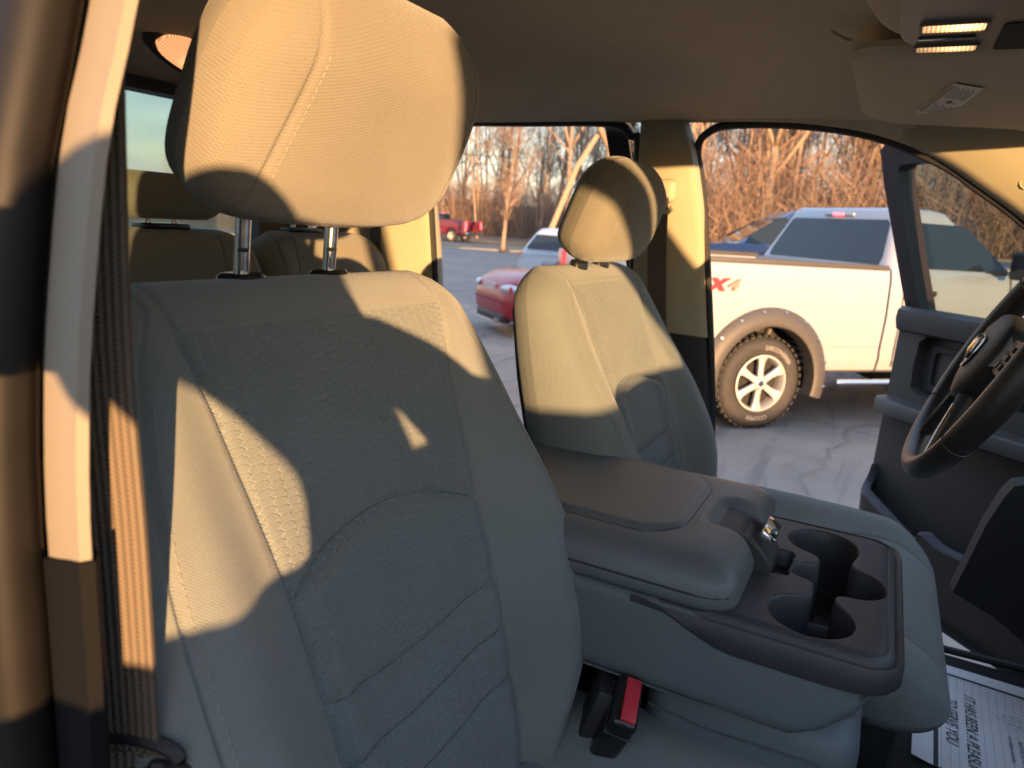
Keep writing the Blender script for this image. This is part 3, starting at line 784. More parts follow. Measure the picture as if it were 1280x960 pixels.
for sg in (-1, 1):
    mb = MB(); rings = []
    for t in range(9):
        f = t / 8; x = sg * (.07 + .105 * f); hw = .030 - .012 * math.sin(PI * f) + .004 * f; z = .010 * (1 - f)
        rings.append([swp(x, .012 + hw, z - .006), swp(x, .012 + hw * .8, z + .006), swp(x, .012 - hw * .8, z + .006), swp(x, .012 - hw, z - .006), swp(x, .012, z - .014)])
    mb.loft(rings); sp = mb.build('spoke', M['black'], sw); sub(sp)
    mb = MB(); mb.prism(rrect(sg * .122 - .026, -.012, sg * .122 + .026, .036, .012), lambda a, b: swp(a, b, .009), lambda a, b: swp(a, b, .013)); mb.build('switch_pod', M['gloss'], sp)
    for (bx, by, w, h) in ((0, .024, .03, .007), (0, .012, .03, .008), (-.011, -.001, .010, .009), (.011, -.001, .010, .009)):
        mb = MB(); mb.prism(rrect(sg * .122 + bx - w / 2, by - h / 2, sg * .122 + bx + w / 2, by + h / 2, .002), lambda a, b: swp(a, b, .012), lambda a, b: swp(a, b, .0155)); mb.build('switch_button', M['deck'], sp)
    # lower twin spoke with silver frame
    mb = MB(); mb.tube([swp(sg * .030, -.062, .006), swp(sg * .052, -.105, .003), swp(sg * .078, -.150, 0), swp(sg * .086, -.165, 0)], [.010, .0075, .009, .012], 10, flat=(1.2, .7)); mb.build('lower_spoke', M['black'], sw)
    mb = MB(); mb.tube([swp(sg * .036, -.078, .0115), swp(sg * .057, -.116, .009), swp(sg * .076, -.149, .0075)], [.003, .0042, .003], 8, flat=(1.3, .6)); mb.build('spoke_trim', M['steel'], sw)
mb = MB(); mb.tube([SC - SN * .01, SC - SN * .09, SC - SN * .32], [.06, .045, .04], 20); mb.build('column', M['black'], sw)
for sg in (-1, 1):
    mb = MB(); mb.tube([SC - SN * .06 + SY * sg * .03, SC - SN * .055 + SY * sg * .12 + SU * .02, SC - SN * .05 + SY * sg * .17 + SU * .03], [.008, .007, .009], 8); mb.build('stalk', M['black'], sw)
# ------------------------------------------------------------------ our truck: cab shell and doors
cab = thing('pickup_cab', (0, .83, 0), 'dark red pickup whose cabin this is, grey felt headliner, beige pillars, doors standing open', 'pickup truck')
def yD(z): return smooth_tab([(1.38, 1.63), (1.88, 1.535)], z)          # inner side trim, far side
def yP(z): return smooth_tab([(1.1, .172), (1.40, .180), (1.48, .1805), (1.542, .184), (1.611, .193), (1.651, .200), (1.711, .217), (1.88, .25)], z)   # near side

def sweep(rings, name, mat, parent=cab, **k):
    mb = MB(); mb.loft(rings); return mb.build(name, mat, parent, **k)

# headliner: felt shell with rolled edges
def edge_t(y): return max(abs(y - .86) / .675, 0)
def liner_z(x, y):
    t = min(1.0, abs(y - (.87)) / .668)
    z = 1.888 - .030 * t ** 5 + .006 * math.sin((x + .3) * 2)
    z -= .05 * sm(.06, .30, x) ** 1.5 + .012 * sm(-.25, .06, x) * t ** 4
    return z
mb = MB(); rings = []; XN, YN = 60, 50
vs = []
for i in range(XN + 1):
    x = -1.50 + 1.83 * i / XN
    for j in range(YN + 1):
        y = .225 + (1.535 - .225) * j / YN
        vs.append((x, y, liner_z(x, y)))
fs = [(i * (YN + 1) + j, i * (YN + 1) + j + 1, (i + 1) * (YN + 1) + j + 1, (i + 1) * (YN + 1) + j) for i in range(XN) for j in range(YN)]
mb.add(vs, fs); lin = mb.build('headliner', M['liner'], cab, recalc=False, sharp=0); sub(lin)
# roof skin above
mb = MB(); vs = []; 
for i in range(21):
    x = -1.58 + 1.86 * i / 20
    for j in range(21):
        y = .10 + 1.50 * j / 20; t = abs(y - .85) / .75; t2 = abs(x + .65) / .93
        vs.append((x, y, 1.955 - .045 * t ** 4 - .03 * t2 ** 4))
fs = [(i * 21 + j, (i + 1) * 21 + j, (i + 1) * 21 + j + 1, i * 21 + j + 1) for i in range(20) for j in range(20)]
mb.add(vs, fs); mb.build('roof', M['maroon'], cab, recalc=False)
# roof rails (felt wraps down to the door openings) both sides, follow the opening top line
top_line = [(-1.50, 1.862), (-1.05, 1.862), (-.60, 1.860), (-.27, 1.858), (-.15, 1.850), (-.068, 1.836), (.0, 1.815), (.055, 1.789), (.12, 1.748), (.2, 1.694)]
def rail(side):
    rings = []
    for p in catmull([(x, z, 0) for x, z in top_line[:7]], 5):
        x, z = p.x, p.y
        yy = yD(z) if side else yP(z); s = 1 if side else -1
        rings.append([(x, yy - s * .02, liner_z(x, yy - s * .02) + .004), (x, yy + s * .004, z + .012), (x, yy + s * .012, z), (x, yy + s * .03, z - .003), (x, yy + s * .05, z + .004), (x, yy + s * .06, z + .09), (x, yy - s * .02, z + .085)])
    o = sweep(rings, 'roof_rail', M['liner']); return o
rail(1); rail(0)
# A pillars: trim between opening line and windshield
def apillar(side, mat):
    s = 1 if side else -1; rings = []
    P = catmull([(-.02, 1.824, 0), (.055, 1.789, 0), (.12, 1.748, 0), (.2, 1.694, 0), (.35, 1.575, 0), (.52, 1.445, 0), (.64, 1.35, 0)], 5)
    for p in P:
        x, z = p.x, p.y; yy = yD(z) if side else yP(z); x += 0 if side else .50
        wdt = .10 + .05 * sm(.1, -.02, x)
        # section goes from the opening edge up/forward/inward to the glass
        rings.append([(x, yy + s * .012, z), (x + .003, yy - s * .004, z + .012), (x + wdt * .35, yy - s * .020, z + wdt * .52), (x + wdt * .75, yy - s * .045, z + wdt * .85), (x + wdt * .9, yy - s * .03, z + wdt * 1.05), (x + wdt * .6, yy + s * .05, z + wdt * .8), (x + .01, yy + s * .055, z + .01), (x - .003, yy + s * .035, z - .004)])
    return sweep(rings, 'windshield_pillar', mat)
ap = apillar(1, M['beige2']); apillar(0, M['beige2']); sub(ap)
mb = MB(); mb.tube([(.19 + .012 * math.cos(a), yD(1.72) - .0125, 1.755 + .012 * math.sin(a)) for a in [2 * PI * k / 20 for k in range(21)]], .0012, 6); mb.build('screw_cover', M['beige2'], ap)
# B pillar far side
def pillar(side, f_edge, r_edge, z0, z1, mat, name, depth=.085, n=14):
    s = 1 if side else -1; rings = []
    for k in range(n + 1):
        z = z0 + (z1 - z0) * k / n; yy = yD(z) if side else yP(z); xf = lerp_tab(f_edge, z); xr = lerp_tab(r_edge, z)
        rings.append([(xf, yy + s * .05, z), (xf + .002, yy + s * .022, z), (xf - .006, yy + s * .006, z), (xf - .02, yy, z), (xr + .02, yy, z), (xr + .006, yy + s * .006, z), (xr, yy + s * .022, z), (xr, yy + s * .05, z), (xr + .02, yy + s * depth, z), (xf - .02, yy + s * depth, z)])
    return sweep(rings, name, mat)
Bf = [(.8, -.27), (1.26, -.318), (1.684, -.378), (1.80, -.402), (1.87, -.43)]; Br = [(.8, -.50), (1.5, -.535), (1.87, -.525)]
up = pillar(1, Bf, Br, 1.40, 1.868, M['beige2'], 'door_pillar'); pillar(1, [(z, x - .004) for z, x in Bf], [(z, x + .004) for z, x in Br], .80, 1.402, M['black'], 'pillar_lower_trim')
mb = MB(); mb.tube([(-.462 + .017 * math.cos(a), yD(1.795) - .001, 1.80 + .012 * math.sin(a)) for a in [R_(180 + 180 * k / 12) for k in range(13)]], .0015, 6); sub(up); mb.build('coat_hook', M['beige2'], up)
Cf = [(.8, -1.08), (1.9, -1.10)]; Cr = [(.8, -1.50), (1.9, -1.50)]
pillar(1, Cf, Cr, 1.10, 1.870, M['beige2'], 'rear_pillar'); pillar(1, [(.8, -1.06), (1.9, -1.06)], Cr, .80, 1.10, M['black'], 'pillar_lower_trim')
# near side: rear pillar; rear door (shut) with its window
pillar(0, [(.8, -1.05), (1.9, -1.072)], Cr, .80, 1.875, M['beige2'], 'rear_pillar')
def shut_rear_door():
    # full frame panel, rear near side, shut
    mb = MB()
    def pt(x, z, o): yy = yP(z) - .02 - o; return (x, yy, z)
    outer = rrect(-1.06, .80, -.48, 1.868, .01, 6); inner = rrect(-1.00, 1.42, -.515, 1.81, .06, 6)
    mb.frame(outer, inner, lambda a, b: pt(a, b, 0), lambda a, b: pt(a, b, .06)); o = mb.build('rear_door', M['darkplastic'], cab); sub(o)
    mb = MB(); mb.prism(inner, lambda a, b: pt(a, b, .02), lambda a, b: pt(a, b, .024)); mb.build('door_glass', M['tint'], o)
shut_rear_door()
# near B pillar (close to the lens): beige upper trim, black lower trim, rubber seal, painted jamb
Nf = [(1.1, -.304), (1.354, -.301), (1.534, -.300), (1.71, -.300), (1.88, -.308)]
def nsec(z, prof):
    xf = lerp_tab(Nf, z); yy = yP(z); return [(xf + a, yy + b, z) for a, b in prof]
trim = [(a * 1.2, b * 1.2) for a, b in [(-.014, .0060), (-.003, .0012), (.000, -.001), (-.002, -.0045), (-.007, -.0050), (-.013, -.0058), (-.0195, -.0058), (-.0235, .000), (-.13, .006), (-.14, .014), (-.06, .011)]]
zs = [1.30 + .56 * k / 20 for k in range(21)]
# slanted parting line near z = 1.49
def cut(z, a, b): return z
rings = []
for z in [1.461 + .412 * k / 18 for k in range(19)]:
    r = []
    for a, b in trim:
        zz = z
        r.append((lerp_tab(Nf, z) + a, yP(z) + b, zz if z > 1.463 else 1.466 - .16 * max(0, -a - .004)))
    rings.append(r)
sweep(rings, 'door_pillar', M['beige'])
low = [(a * 1.2, b * 1.2) for a, b in [(-.014, .0085), (-.002, .0030), (.002, -.001), (-.000, -.006), (-.007, -.0065), (-.013, -.0075), (-.0205, -.0075), (-.0245, -.001), (-.13, .005), (-.14, .011), (-.06, .008)]]
rings = []
for k in range(15):
    z = .82 + .64 * k / 14
    r = [(lerp_tab(Nf, z) + a, yP(z) + b, z if k < 14 else 1.4672 - .16 * max(0, -a - .004)) for a, b in low]; rings.append(r)
sweep(rings, 'pillar_lower_trim', simple('black_trim', (.004, .0045, .005), .7, var=.1, spec=.15))
m_seal = simple('pillar_seal', (.008, .0072, .0065), .55, var=.25, spec=.25, scale=18)
mb = MB(); mb.tube([(lerp_tab(Nf, z) - .040, yP(z) - .017, z) for z in [.82 + 1.04 * k / 24 for k in range(25)]], .015, 14); mb.build('door_seal', m_seal, cab)
mb = MB(); mb.tube([(lerp_tab(Nf, z) - .058, yP(z) - .024, z) for z in [.82 + 1.04 * k / 24 for k in range(25)]], .0045, 10); mb.build('door_seal', M['rubber'], cab)
rings = []
for z in [.82 + 1.04 * k / 16 for k in range(17)]:
    xf = lerp_tab(Nf, z); yy = yP(z); rings.append([(xf - .040, yy - .000, z), (xf - .060, yy - .024, z), (xf - .085, yy - .018, z), (xf - .10, yy - .024, z), (xf - .115, yy - .045, z), (xf - .13, yy - .05, z), (xf - .17, yy - .052, z), (xf - .17, yy + .0, z)])
sweep(rings, 'painted_jamb', M['maroon'])
# rubber seals round the far openings
def seal(outline, off, r=.007):
    pts = catmull([(x, yD(z) + off, z) for x, z in outline], 4, True); mb = MB(); mb.tube(pts + [pts[0]], r, 8, caps=False); return mb.build('door_seal', M['rubber'], cab)
fo = [(.30, .80), (.60, .85), (.64, 1.1), (.62, 1.362), (.35, 1.57), (.2, 1.69), (.12, 1.744), (.055, 1.785), (-.068, 1.832), (-.2, 1.851), (-.33, 1.852), (-.38, 1.838), (-.40, 1.80), (-.378, 1.684), (-.318, 1.26), (-.275, .86), (-.25, .80)]
seal([(x, z) for x, z in fo], .030, .0085)
ro = [(-1.05, .80), (-1.08, .86), (-1.092, 1.3), (-1.096, 1.78), (-1.085, 1.83), (-1.04, 1.856), (-.8, 1.858), (-.60, 1.856), (-.55, 1.83), (-.532, 1.78), (-.532, 1.3), (-.51, .86), (-.48, .80)]
seal(ro, .032, .0095)
# floor, sill, hump, rear wall, back glass
mb = MB(); mb.box2((-1.5, .12, .70), (.75, 1.60, .775), bev=.01); mb.build('floor_carpet', M['carpet'], cab)
mb = MB(); mb.box2((-.15, .60, .77), (.75, 1.12, .875), bev=.04, seg=4); mb.build('floor_hump', M['carpet'], cab)
mb = MB(); mb.box2((-1.05, 1.585, .70), (.62, 1.655, .792), bev=.008); mb.build('door_sill', M['black'], cab)
mb = MB(); mb.box2((-1.05, .06, .70), (.62, .125, .79), bev=.008); mb.build('door_sill', M['black'], cab)
mb = MB(); mb.box2((-1.5, .04, .50), (.75, 1.70, .70), bev=.02); mb.build('underbody', M['black'], cab)
mb = MB(); mb.frame(rrect(.10, .76, 1.60, 1.93, .02, 6), rrect(.30, 1.44, 1.40, 1.858, .05, 6), lambda a, b: (-1.50, a, b), lambda a, b: (-1.56, a, b)); rw = mb.build('rear_wall', M['darkplastic'], cab); sub(rw)
mb = MB(); mb.prism(rrect(.30, 1.44, 1.40, 1.858, .05, 6), lambda a, b: (-1.53, a, b), lambda a, b: (-1.534, a, b)); mb.build('rear_window', M['tint'], cab)
# windshield and dash (ahead of the picture)
mb = MB(); mb.prism([(.12, 1), (.22, 0), (1.45, 0), (1.55, 1)], lambda a, t: (.42 + .56 * t, a, 1.84 - .52 * t), lambda a, t: (.425 + .56 * t, a, 1.845 - .52 * t)); mb.build('windshield', M['glass'], cab)
mb = MB(); mb.box2((.30, .2, 1.83), (.45, 1.5, 1.92), bev=.02); mb.build('windshield_header', M['liner'], cab)
mb = MB(); rings = []
for y in [.19 + 1.41 * k / 16 for k in range(17)]:
    rings.append([(.98, y, 1.33), (.62, y, 1.36), (.45, y, 1.335), (.40, y, 1.28), (.43, y, 1.12), (.52, y, .98), (.75, y, .90), (.98, y, .90)])
mb.loft(rings); mb.build('dashboard', M['darkplastic'], cab)
mb = MB(); mb.box2((.74, .1, .70), (1.0, 1.62, 1.30), bev=.02); mb.build('firewall', M['black'], cab)
# kick panel on the far side
kp = [(.40, .80), (.345, .90), (.29, .935), (.215, .965), (.228, 1.03), (.245, 1.12), (.263, 1.18), (.275, 1.205), (.30, 1.215), (.72, 1.30), (.74, .79)]
mb = MB(); mb.prism(kp, lambda a, b: (a, 1.575, b), lambda a, b: (a, 1.63, b)); mb.build('kick_panel', simple('kick_plastic', (.016, .016, .017), .7), cab)
mb = MB(); mb.prism([(x, z) for x, z in kp], lambda a, b: (a, .13, b), lambda a, b: (a, .17, b)); mb.build('kick_panel', M['black'], cab)
# outer body: hood, fenders, bed, wheels
mb = MB()
rings = []
for x, zt, w in ((.78, 1.30, .86), (1.2, 1.29, .88), (1.8, 1.25, .88), (2.2, 1.20, .86), (2.42, 1.12, .82), (2.50, .95, .80)):
    rings.append([(x, .83 - w, .62), (x, .83 - w - .02, .9), (x, .83 - w, zt - .10), (x, .83 - w * .8, zt), (x, .83, zt + .03), (x, .83 + w * .8, zt), (x, .83 + w, zt - .10), (x, .83 + w + .02, .9), (x, .83 + w, .62)])
mb.loft(rings); mb.build('hood', M['maroon'], cab)
mb = MB(); mb.box2((-3.4, -.08, .62), (-1.60, 1.74, 1.30), bev=.05, seg=3); mb.build('cargo_bed', M['maroon'], cab)
mb = MB(); mb.box2((2.46, .1, .55), (2.60, 1.56, .80), bev=.03); mb.build('front_bumper', M['chrome'], cab)
# dome lamp in the headliner
M['lens'] = emit('lamp_lens', (1.0, .50, .22), 2.6, (.9, .6, .4)).mat
def lens_mat(name, c, s, cx, cy, r):
    m = NT(name); o = m.coords('Object')
    d = m.vmath('DISTANCE', o, (cx, cy, 0), 1)
    return m
dl = thing('dome_light', (-1.075, .885, 1.872), 'lit orange dome light in the headliner left of the near headrest', 'ceiling light')
def oval(cx, cy, a, b, z, n=40, e=.75, rot=0.0):
    P = []
    for k in range(n):
        t = 2 * PI * k / n; c, s_ = math.cos(t), math.sin(t); x = a * math.copysign(abs(c) ** e, c); y = b * math.copysign(abs(s_) ** e, s_)
        P.append((cx + x * math.cos(rot) - y * math.sin(rot), cy + x * math.sin(rot) + y * math.cos(rot), z))
    return P
mb = MB(); cx, cy = -1.075, .868; rt = 0.1
mb.loft([oval(cx, cy, .050, .082, 1.888, rot=rt), oval(cx, cy, .050, .082, 1.880, rot=rt), oval(cx, cy, .045, .074, 1.8755, rot=rt), oval(cx, cy, .037, .063, 1.877, rot=rt), oval(cx, cy, .036, .062, 1.888, rot=rt)]); mb.build('bezel', M['black'], dl)
def lens(name, parent, P, ng=26):
    m = NT(name); o = m.coords('Object'); w = m.n('ShaderNodeTexWave'); w.inputs['Scale'].default_value = ng; m.l(o, w.inputs['Vector'])
    return m
def ribbed(name, hot, base, st, ribs, ax, centre, r):
    m = NT(name); g = m.n('ShaderNodeNewGeometry').outputs['Position']; sp = m.n('ShaderNodeSeparateXYZ'); m.l(g, sp.inputs[0])
    rb = m.math('SINE', m.math('MULTIPLY', sp.outputs[ax], 2 * PI / ribs)); d = m.vmath('DISTANCE', g, centre, 1)
    glow = m.math('POWER', m.math('SUBTRACT', 1.0, m.math('DIVIDE', d, r), True), 2.0)
    e = m.math('MULTIPLY', m.math('ADD', .18, glow), m.math('ADD', .8, m.math('MULTIPLY', rb, .3)))
    m.color(base); m.l(m.math('MULTIPLY', e, st), m.b.inputs['Emission Strength']); m.b.inputs['Emission Color'].default_value = (*hot, 1)
    m.set(Roughness=.15); m.l(m.bump(rb, .6, .001), m.b.inputs['Normal']); return m.mat
mb = MB(); mb.loft([oval(cx, cy, .036, .062, 1.880, rot=rt), oval(cx, cy, .034, .060, 1.8735, rot=rt), oval(cx, cy, .024, .05, 1.869, rot=rt), oval(cx, cy, .01, .025, 1.867, rot=rt)])
mb.build('lens', ribbed('dome_lens', (1, .42, .17), (.6, .26, .14), .62, .0028, 1, (cx + .005, cy + .012, 1.85), .042), dl)
dl.rotation_mode = 'AXIS_ANGLE'; dl.rotation_axis_angle = (R_(26), -.632, -.775, 0); dl.location.z -= .022
# overhead console
M['dark_pocket'] = simple('pocket_black', (.010, .010, .010), .9, var=0)
oc = thing('overhead_console', (0, .86, 1.87), 'overhead console with two lit map lights and dark button pocket', 'overhead console')
mb = MB(); rings = []
for f, z in ((1.0, 1.883), (.985, 1.868), (.95, 1.856), (.90, 1.850)):
    rings.append(oval(.175, .72, .245 * f, .30 * f, z, 64, .55))
mb.loft(rings); o = mb.build('housing', M['liner'], oc); sub(o)
m_face = simple('console_face', (.17, .14, .11), .5, grain=.3)
mb = MB(); rings = []
for f, z in ((1.0, 1.852), (1.0, 1.846), (.985, 1.8445)):
    rings.append(oval(.185, .80, .215 * f, .175 * f, z, 64, .35))
mb.loft(rings); mb.build('lamp_panel', m_face, oc)
for (cx, cy, w, h, hot) in ((.018, .866, .054, .030, .42), (.016, .951, .056, .027, .22)):
    lo = thing('map_light', (cx, cy, 1.845), ('brighter' if hot > .3 else 'dimmer') + ' lit map light of the overhead console, ' + ('farther from' if hot > .3 else 'nearer') + ' the sun visor', 'map light', 'map lights overhead')
    mb = MB(); mb.frame(rrect(cx - w / 2 - .003, cy - h / 2 - .003, cx + w / 2 + .003, cy + h / 2 + .003, .006), rrect(cx - w / 2, cy - h / 2, cx + w / 2, cy + h / 2, .004), lambda a, b: (a, b, 1.846), lambda a, b: (a, b, 1.8415)); mb.build('bezel', m_face, lo)
    mb = MB(); mb.prism(rrect(cx - w / 2, cy - h / 2, cx + w / 2, cy + h / 2, .004), lambda a, b: (a, b, 1.846), lambda a, b: (a, b, 1.8425)); mb.build('lens', ribbed('map_lens', (1, .55, .22), (.85, .6, .4), hot, .0040, 0, (cx + .008, cy, 1.8425), .035), lo)
mb = MB(); mb.box2((-.012, .904, 1.8425), (.040, .914, 1.8455), bev=.001); mb.build('slot', M['gloss'], oc)
mb = MB(); mb.prism(rrect(.060, .865, .16, .968, .008), lambda a, b: (a, b, 1.8462), lambda a, b: (a, b, 1.8432)); mb.build('button_pocket', M['dark_pocket'], oc)
# sun visor
vi = thing('sun_visor', (.03, 1.25, 1.86), 'beige sun visor folded against the headliner above the far seat, with a white warning sticker', 'sun visor')
VN = Vector((0, 0, 1))
def vz(x, y): return min(liner_z(x, y), 1.872) - .017
mb = MB(); rings = []
for f, dz in ((.92, .014), (.985, .010), (1.0, .002), (.985, -.006), (.93, -.009)):
    r = rrect(.045 - .130 * f, 1.245 - .255 * f, .045 + .155 * f, 1.245 + .245 * f, [.035, .05, .05, .075], 8); rings.append([(a, b, vz(a, b) + dz) for a, b in r])
mb.loft(rings); v_ = mb.build('visor_body', M['liner'], vi); sub(v_)
mb = MB(); q = [(-.004, 1.365), (.036, 1.140), (.073, 1.180), (.042, 1.425)]
m_st = simple('sticker_paper', (.85, .82, .74), .6, var=.03); m_ink = simple('sticker_ink', (.10, .09, .08), .7, var=0); m_yel = simple('sticker_band', (.38, .30, .12), .6, var=0)
def vq(s, t):  # s along the long side, t across
    a = Vector((*q[0], 0)).lerp(Vector((*q[1], 0)), s); b = Vector((*q[3], 0)).lerp(Vector((*q[2], 0)), s); p = a.lerp(b, t); return p
def vpatch(mb, s0, s1, t0, t1, h, mi=0):
    P = [vq(s0, t0), vq(s1, t0), vq(s1, t1), vq(s0, t1)]; vs = [(p.x, p.y, vz(p.x, p.y) - .0128 - h) for p in P]
    mb.add(vs, [(0, 1, 2, 3)], mi)
vpatch(mb, 0, 1, 0, 1, 0, 0); vpatch(mb, .06, .94, .03, .18, .0003, 1)
for k in range(8): 
    vpatch(mb, .06, .40 - .04 * (k % 3), .25 + k * .085, .28 + k * .085, .0003, 2); vpatch(mb, .60, .94 - .05 * (k % 2), .25 + k * .085, .28 + k * .085, .0003, 2)
vpatch(mb, .46, .55, .45, .62, .0003, 2); vpatch(mb, .48, .50, .62, .8, .0003, 2)
mb.build('warning_sticker', [m_st, m_yel, m_ink], vi, smooth=False)
mb = MB(); mb.tube([(.145, 1.0, 1.852), (.15, 1.2, 1.853), (.15, 1.47, 1.845), (.165, 1.50, 1.85)], .006, 10); mb.build('visor_rod', M['liner'], vi)
# small clip on the headliner
mb = MB(); mb.tube([(-.108, 1.0, 1.879), (-.095, 1.035, 1.878), (-.088, 1.045, 1.879)], .0022, 8); mb.build('liner_notch', M['liner'], lin)

# ------------------------------------------------------------------ front doors, swung open
def front_door(hx, hy, deg, side, name='front_door', detail=True, label=None):
    """side +1: far (left) door, -1: near (right) door. u from the hinge, w inward, z up"""
    a = R_(deg); d = Vector((-math.cos(a), side * math.sin(a), 0)); n = Vector((-math.sin(a), -side * math.cos(a), 0)); Hh = Vector((hx, hy, 0))
    def P(u, z, w=0.0): 
        lean = (.36 if side > 0 else .26) * max(0, z - 1.44)
        return Hh + d * u + n * (w + lean) + Vector((0, 0, z))
    L = .985
    bz = .018 if side < 0 else 0.0
    # outer shell
    mb = MB(); sh = [(.0, .66), (.03, .60), (L - .06, .60), (L - .01, .66), (L, 1.0), (L - .005, 1.43), (L - .03, 1.452 + bz), (.02, 1.452 + bz), (0, 1.40)]
    mb.prism(sh, lambda u, z: P(u, z, -.03), lambda u, z: P(u, z, -.12)); door = mb.build(name, M['maroon'], cab); sub(door)
    if label: door['label'] = label
    # window frame
    fo = [(.02, 1.44), (.10, 1.52), (.30, 1.70), (.45, 1.815), (.58, 1.875), (.72, 1.900), (.90, 1.905), (.985, 1.90), (1.003, 1.885), (1.003, 1.80), (.985, 1.60), (.97, 1.44)]
    fi = [(.10, 1.455), (.16, 1.515), (.34, 1.675), (.48, 1.778), (.60, 1.832), (.73, 1.852), (.88, 1.855), (.932, 1.852), (.945, 1.838), (.945, 1.78), (.930, 1.60), (.915, 1.455)]
    mb = MB(); mb.frame(fo, fi, lambda u, z: P(u, z, -.01), lambda u, z: P(u, z, -.065)); mb.build('window_frame', simple('frame_paint', (.030, .012, .014), .4, coat=.3), door, sharp=30)
    f2 = [((u - .52) * .992 + .52, (z - 1.66) * .985 + 1.66) for u, z in fi]; f3 = [((u - .52) * 1.055 + .52, (z - 1.66) * 1.075 + 1.66) for u, z in fi]
    mb = MB(); mb.frame(f3, [((u - .52) * .975 + .52, (z - 1.66) * .955 + 1.66) for u, z in fi], lambda u, z: P(u, z, .004), lambda u, z: P(u, z, -.03)); mb.build('glass_seal', M['rubber'], door)
    mb = MB(); mb.prism(fi, lambda u, z: P(u, z, -.032), lambda u, z: P(u, z, -.036)); mb.build('door_glass', M['tint'] if side > 0 else M['glass'], door)
    # inner panel
    mb = MB(); ip = [(.03, .68), (.05, .64), (L - .07, .64), (L - .03, .70), (L - .018, 1.0), (L - .022, 1.42), (L - .04, 1.452), (.04, 1.452), (.03, 1.40)]
    hole = [(.60, 1.245), (.61, 1.225), (.86, 1.225), (.885, 1.24), (.89, 1.30), (.885, 1.372), (.862, 1.392), (.62, 1.392), (.60, 1.37)]
    mb.frame(ip, hole, lambda u, z: P(u, z, .012), lambda u, z: P(u, z, -.03)); pan = mb.build('inner_panel', M['darkplastic'], door)
    mb = MB(); mb.prism(hole, lambda u, z: P(u, z, -.022), lambda u, z: P(u, z, -.03)); mb.build('recess_panel', M['darkplastic'], door)
    mb = MB(); mb.frame(rrect(.625, 1.24, .862, 1.368, .014), rrect(.645, 1.258, .845, 1.352, .012), lambda u, z: P(u, z, -.012), lambda u, z: P(u, z, -.022)); mb.build('recess_trim', M['black'], door)
    # belt roll
    rings = []
    for u in [.03 + .93 * k / 12 for k in range(13)]: rings.append([P(u, 1.392, .012), P(u, 1.400, .028), P(u, 1.43, .036), P(u, 1.455 + bz, .028), P(u, 1.466 + bz, .008), P(u, 1.462 + bz, -.03), P(u, 1.40, -.02)])
    mb = MB(); mb.loft(rings); mb.build('belt_trim', M['darkplastic'], door)
    # armrest
    rings = []
    for u, dz, wd in ((.12, .03, .02), (.2, .02, .05), (.35, .005, .07), (.6, 0, .078), (.85, 0, .078), (.94, .0, .07), (.965, -.002, .05)):
        z = 1.20 + dz; rings.append([P(u, z - .052, .01), P(u, z - .05, wd * .8), P(u, z - .04, wd * .98), P(u, z - .008, wd), P(u, z, wd * .92), P(u, z + .002, .01)])
    mb = MB(); mb.loft(rings); mb.build('armrest', M['darkplastic'], door)
    # map pocket: floor, front wall with stepped lip
    lip = [(.952, .985), (.935, .945), (.90, .922), (.80, .885), (.715, .855), (.69, .872), (.675, .892), (.60, .876), (.40, .90), (.25, .93), (.20, .95)]
    def wd(u): return .085 * sm(.975, .90, u) * sm(.16, .26, u) + .012
    top = catmull([(u, z, 0) for u, z in lip], 4); rings = []
    for p in top:
        u, z = p.x, p.y; w = wd(u); rings.append([P(u, .67, w * .75), P(u, z - .02, w), P(u, z - .003, w + .001), P(u, z - .003, w - .030), P(u, z - .02, w - .031), P(u, .69, max(.0, w * .75 - .014))])
    mb = MB(); mb.loft(rings); mb.build('map_pocket', M['darkplastic'], door)
    rings = [[P(p.x, p.y - .006, wd(p.x) + .002), P(p.x, p.y + .001, wd(p.x)), P(p.x, p.y + .002, wd(p.x) - .004), P(p.x, p.y + .001, wd(p.x) - .030), P(p.x, p.y - .006, wd(p.x) - .033)] for p in top]
    mb = MB(); mb.loft(rings); mb.build('pocket_lip', simple('pocket_lip', (.13, .13, .14), .42), door)
    mb = MB(); mb.box(P(.60, .672, .04), (.70, .1, .01), 0, Matrix.Rotation(math.atan2(d.y, d.x), 4, 'Z')); mb.build('pocket_floor', M['black'], door)
    # inner release, speaker, lock pin
    mb = MB(); mb.tube([P(.30, 1.30, .02), P(.36, 1.305, .03), P(.44, 1.30, .02)], [.006, .01, .006], 8); mb.build('door_handle', M['steel'], door)
    mb = MB(); mb.tube([P(.945, 1.452, .0), P(.945, 1.485, .002)], .004, 8); mb.build('lock_pin', M['black'], door)
    mb = MB(); mb.tube([P(.97, .92, -.05), P(.995, .92, -.05)], .012, 10); mb.build('latch', M['steel'], door)
    # mirror
    mb = MB(); mb.tube([P(.06, 1.50, -.12), P(.05, 1.52, -.22)], .02, 10); mb.box(P(.05, 1.56, -.32), (.08, .2, .24), 0, Matrix.Rotation(math.atan2(n.y, n.x) + PI / 2, 4, 'Z'), .03, 3); mb.build('mirror', M['gloss'], door)
    mb = MB(); mb.prism([(.03, 1.45), (.16, 1.45), (.16, 1.51), (.08, 1.53)], lambda u, z: P(u, z, -.0), lambda u, z: P(u, z, -.09)); mb.build('mirror_sail', M['black'], door)
    return door, P
FD, FDP = front_door(.72, 1.66, 47, 1)
ND, NDP = front_door(1.12, .04, NEAR_DEG, -1)
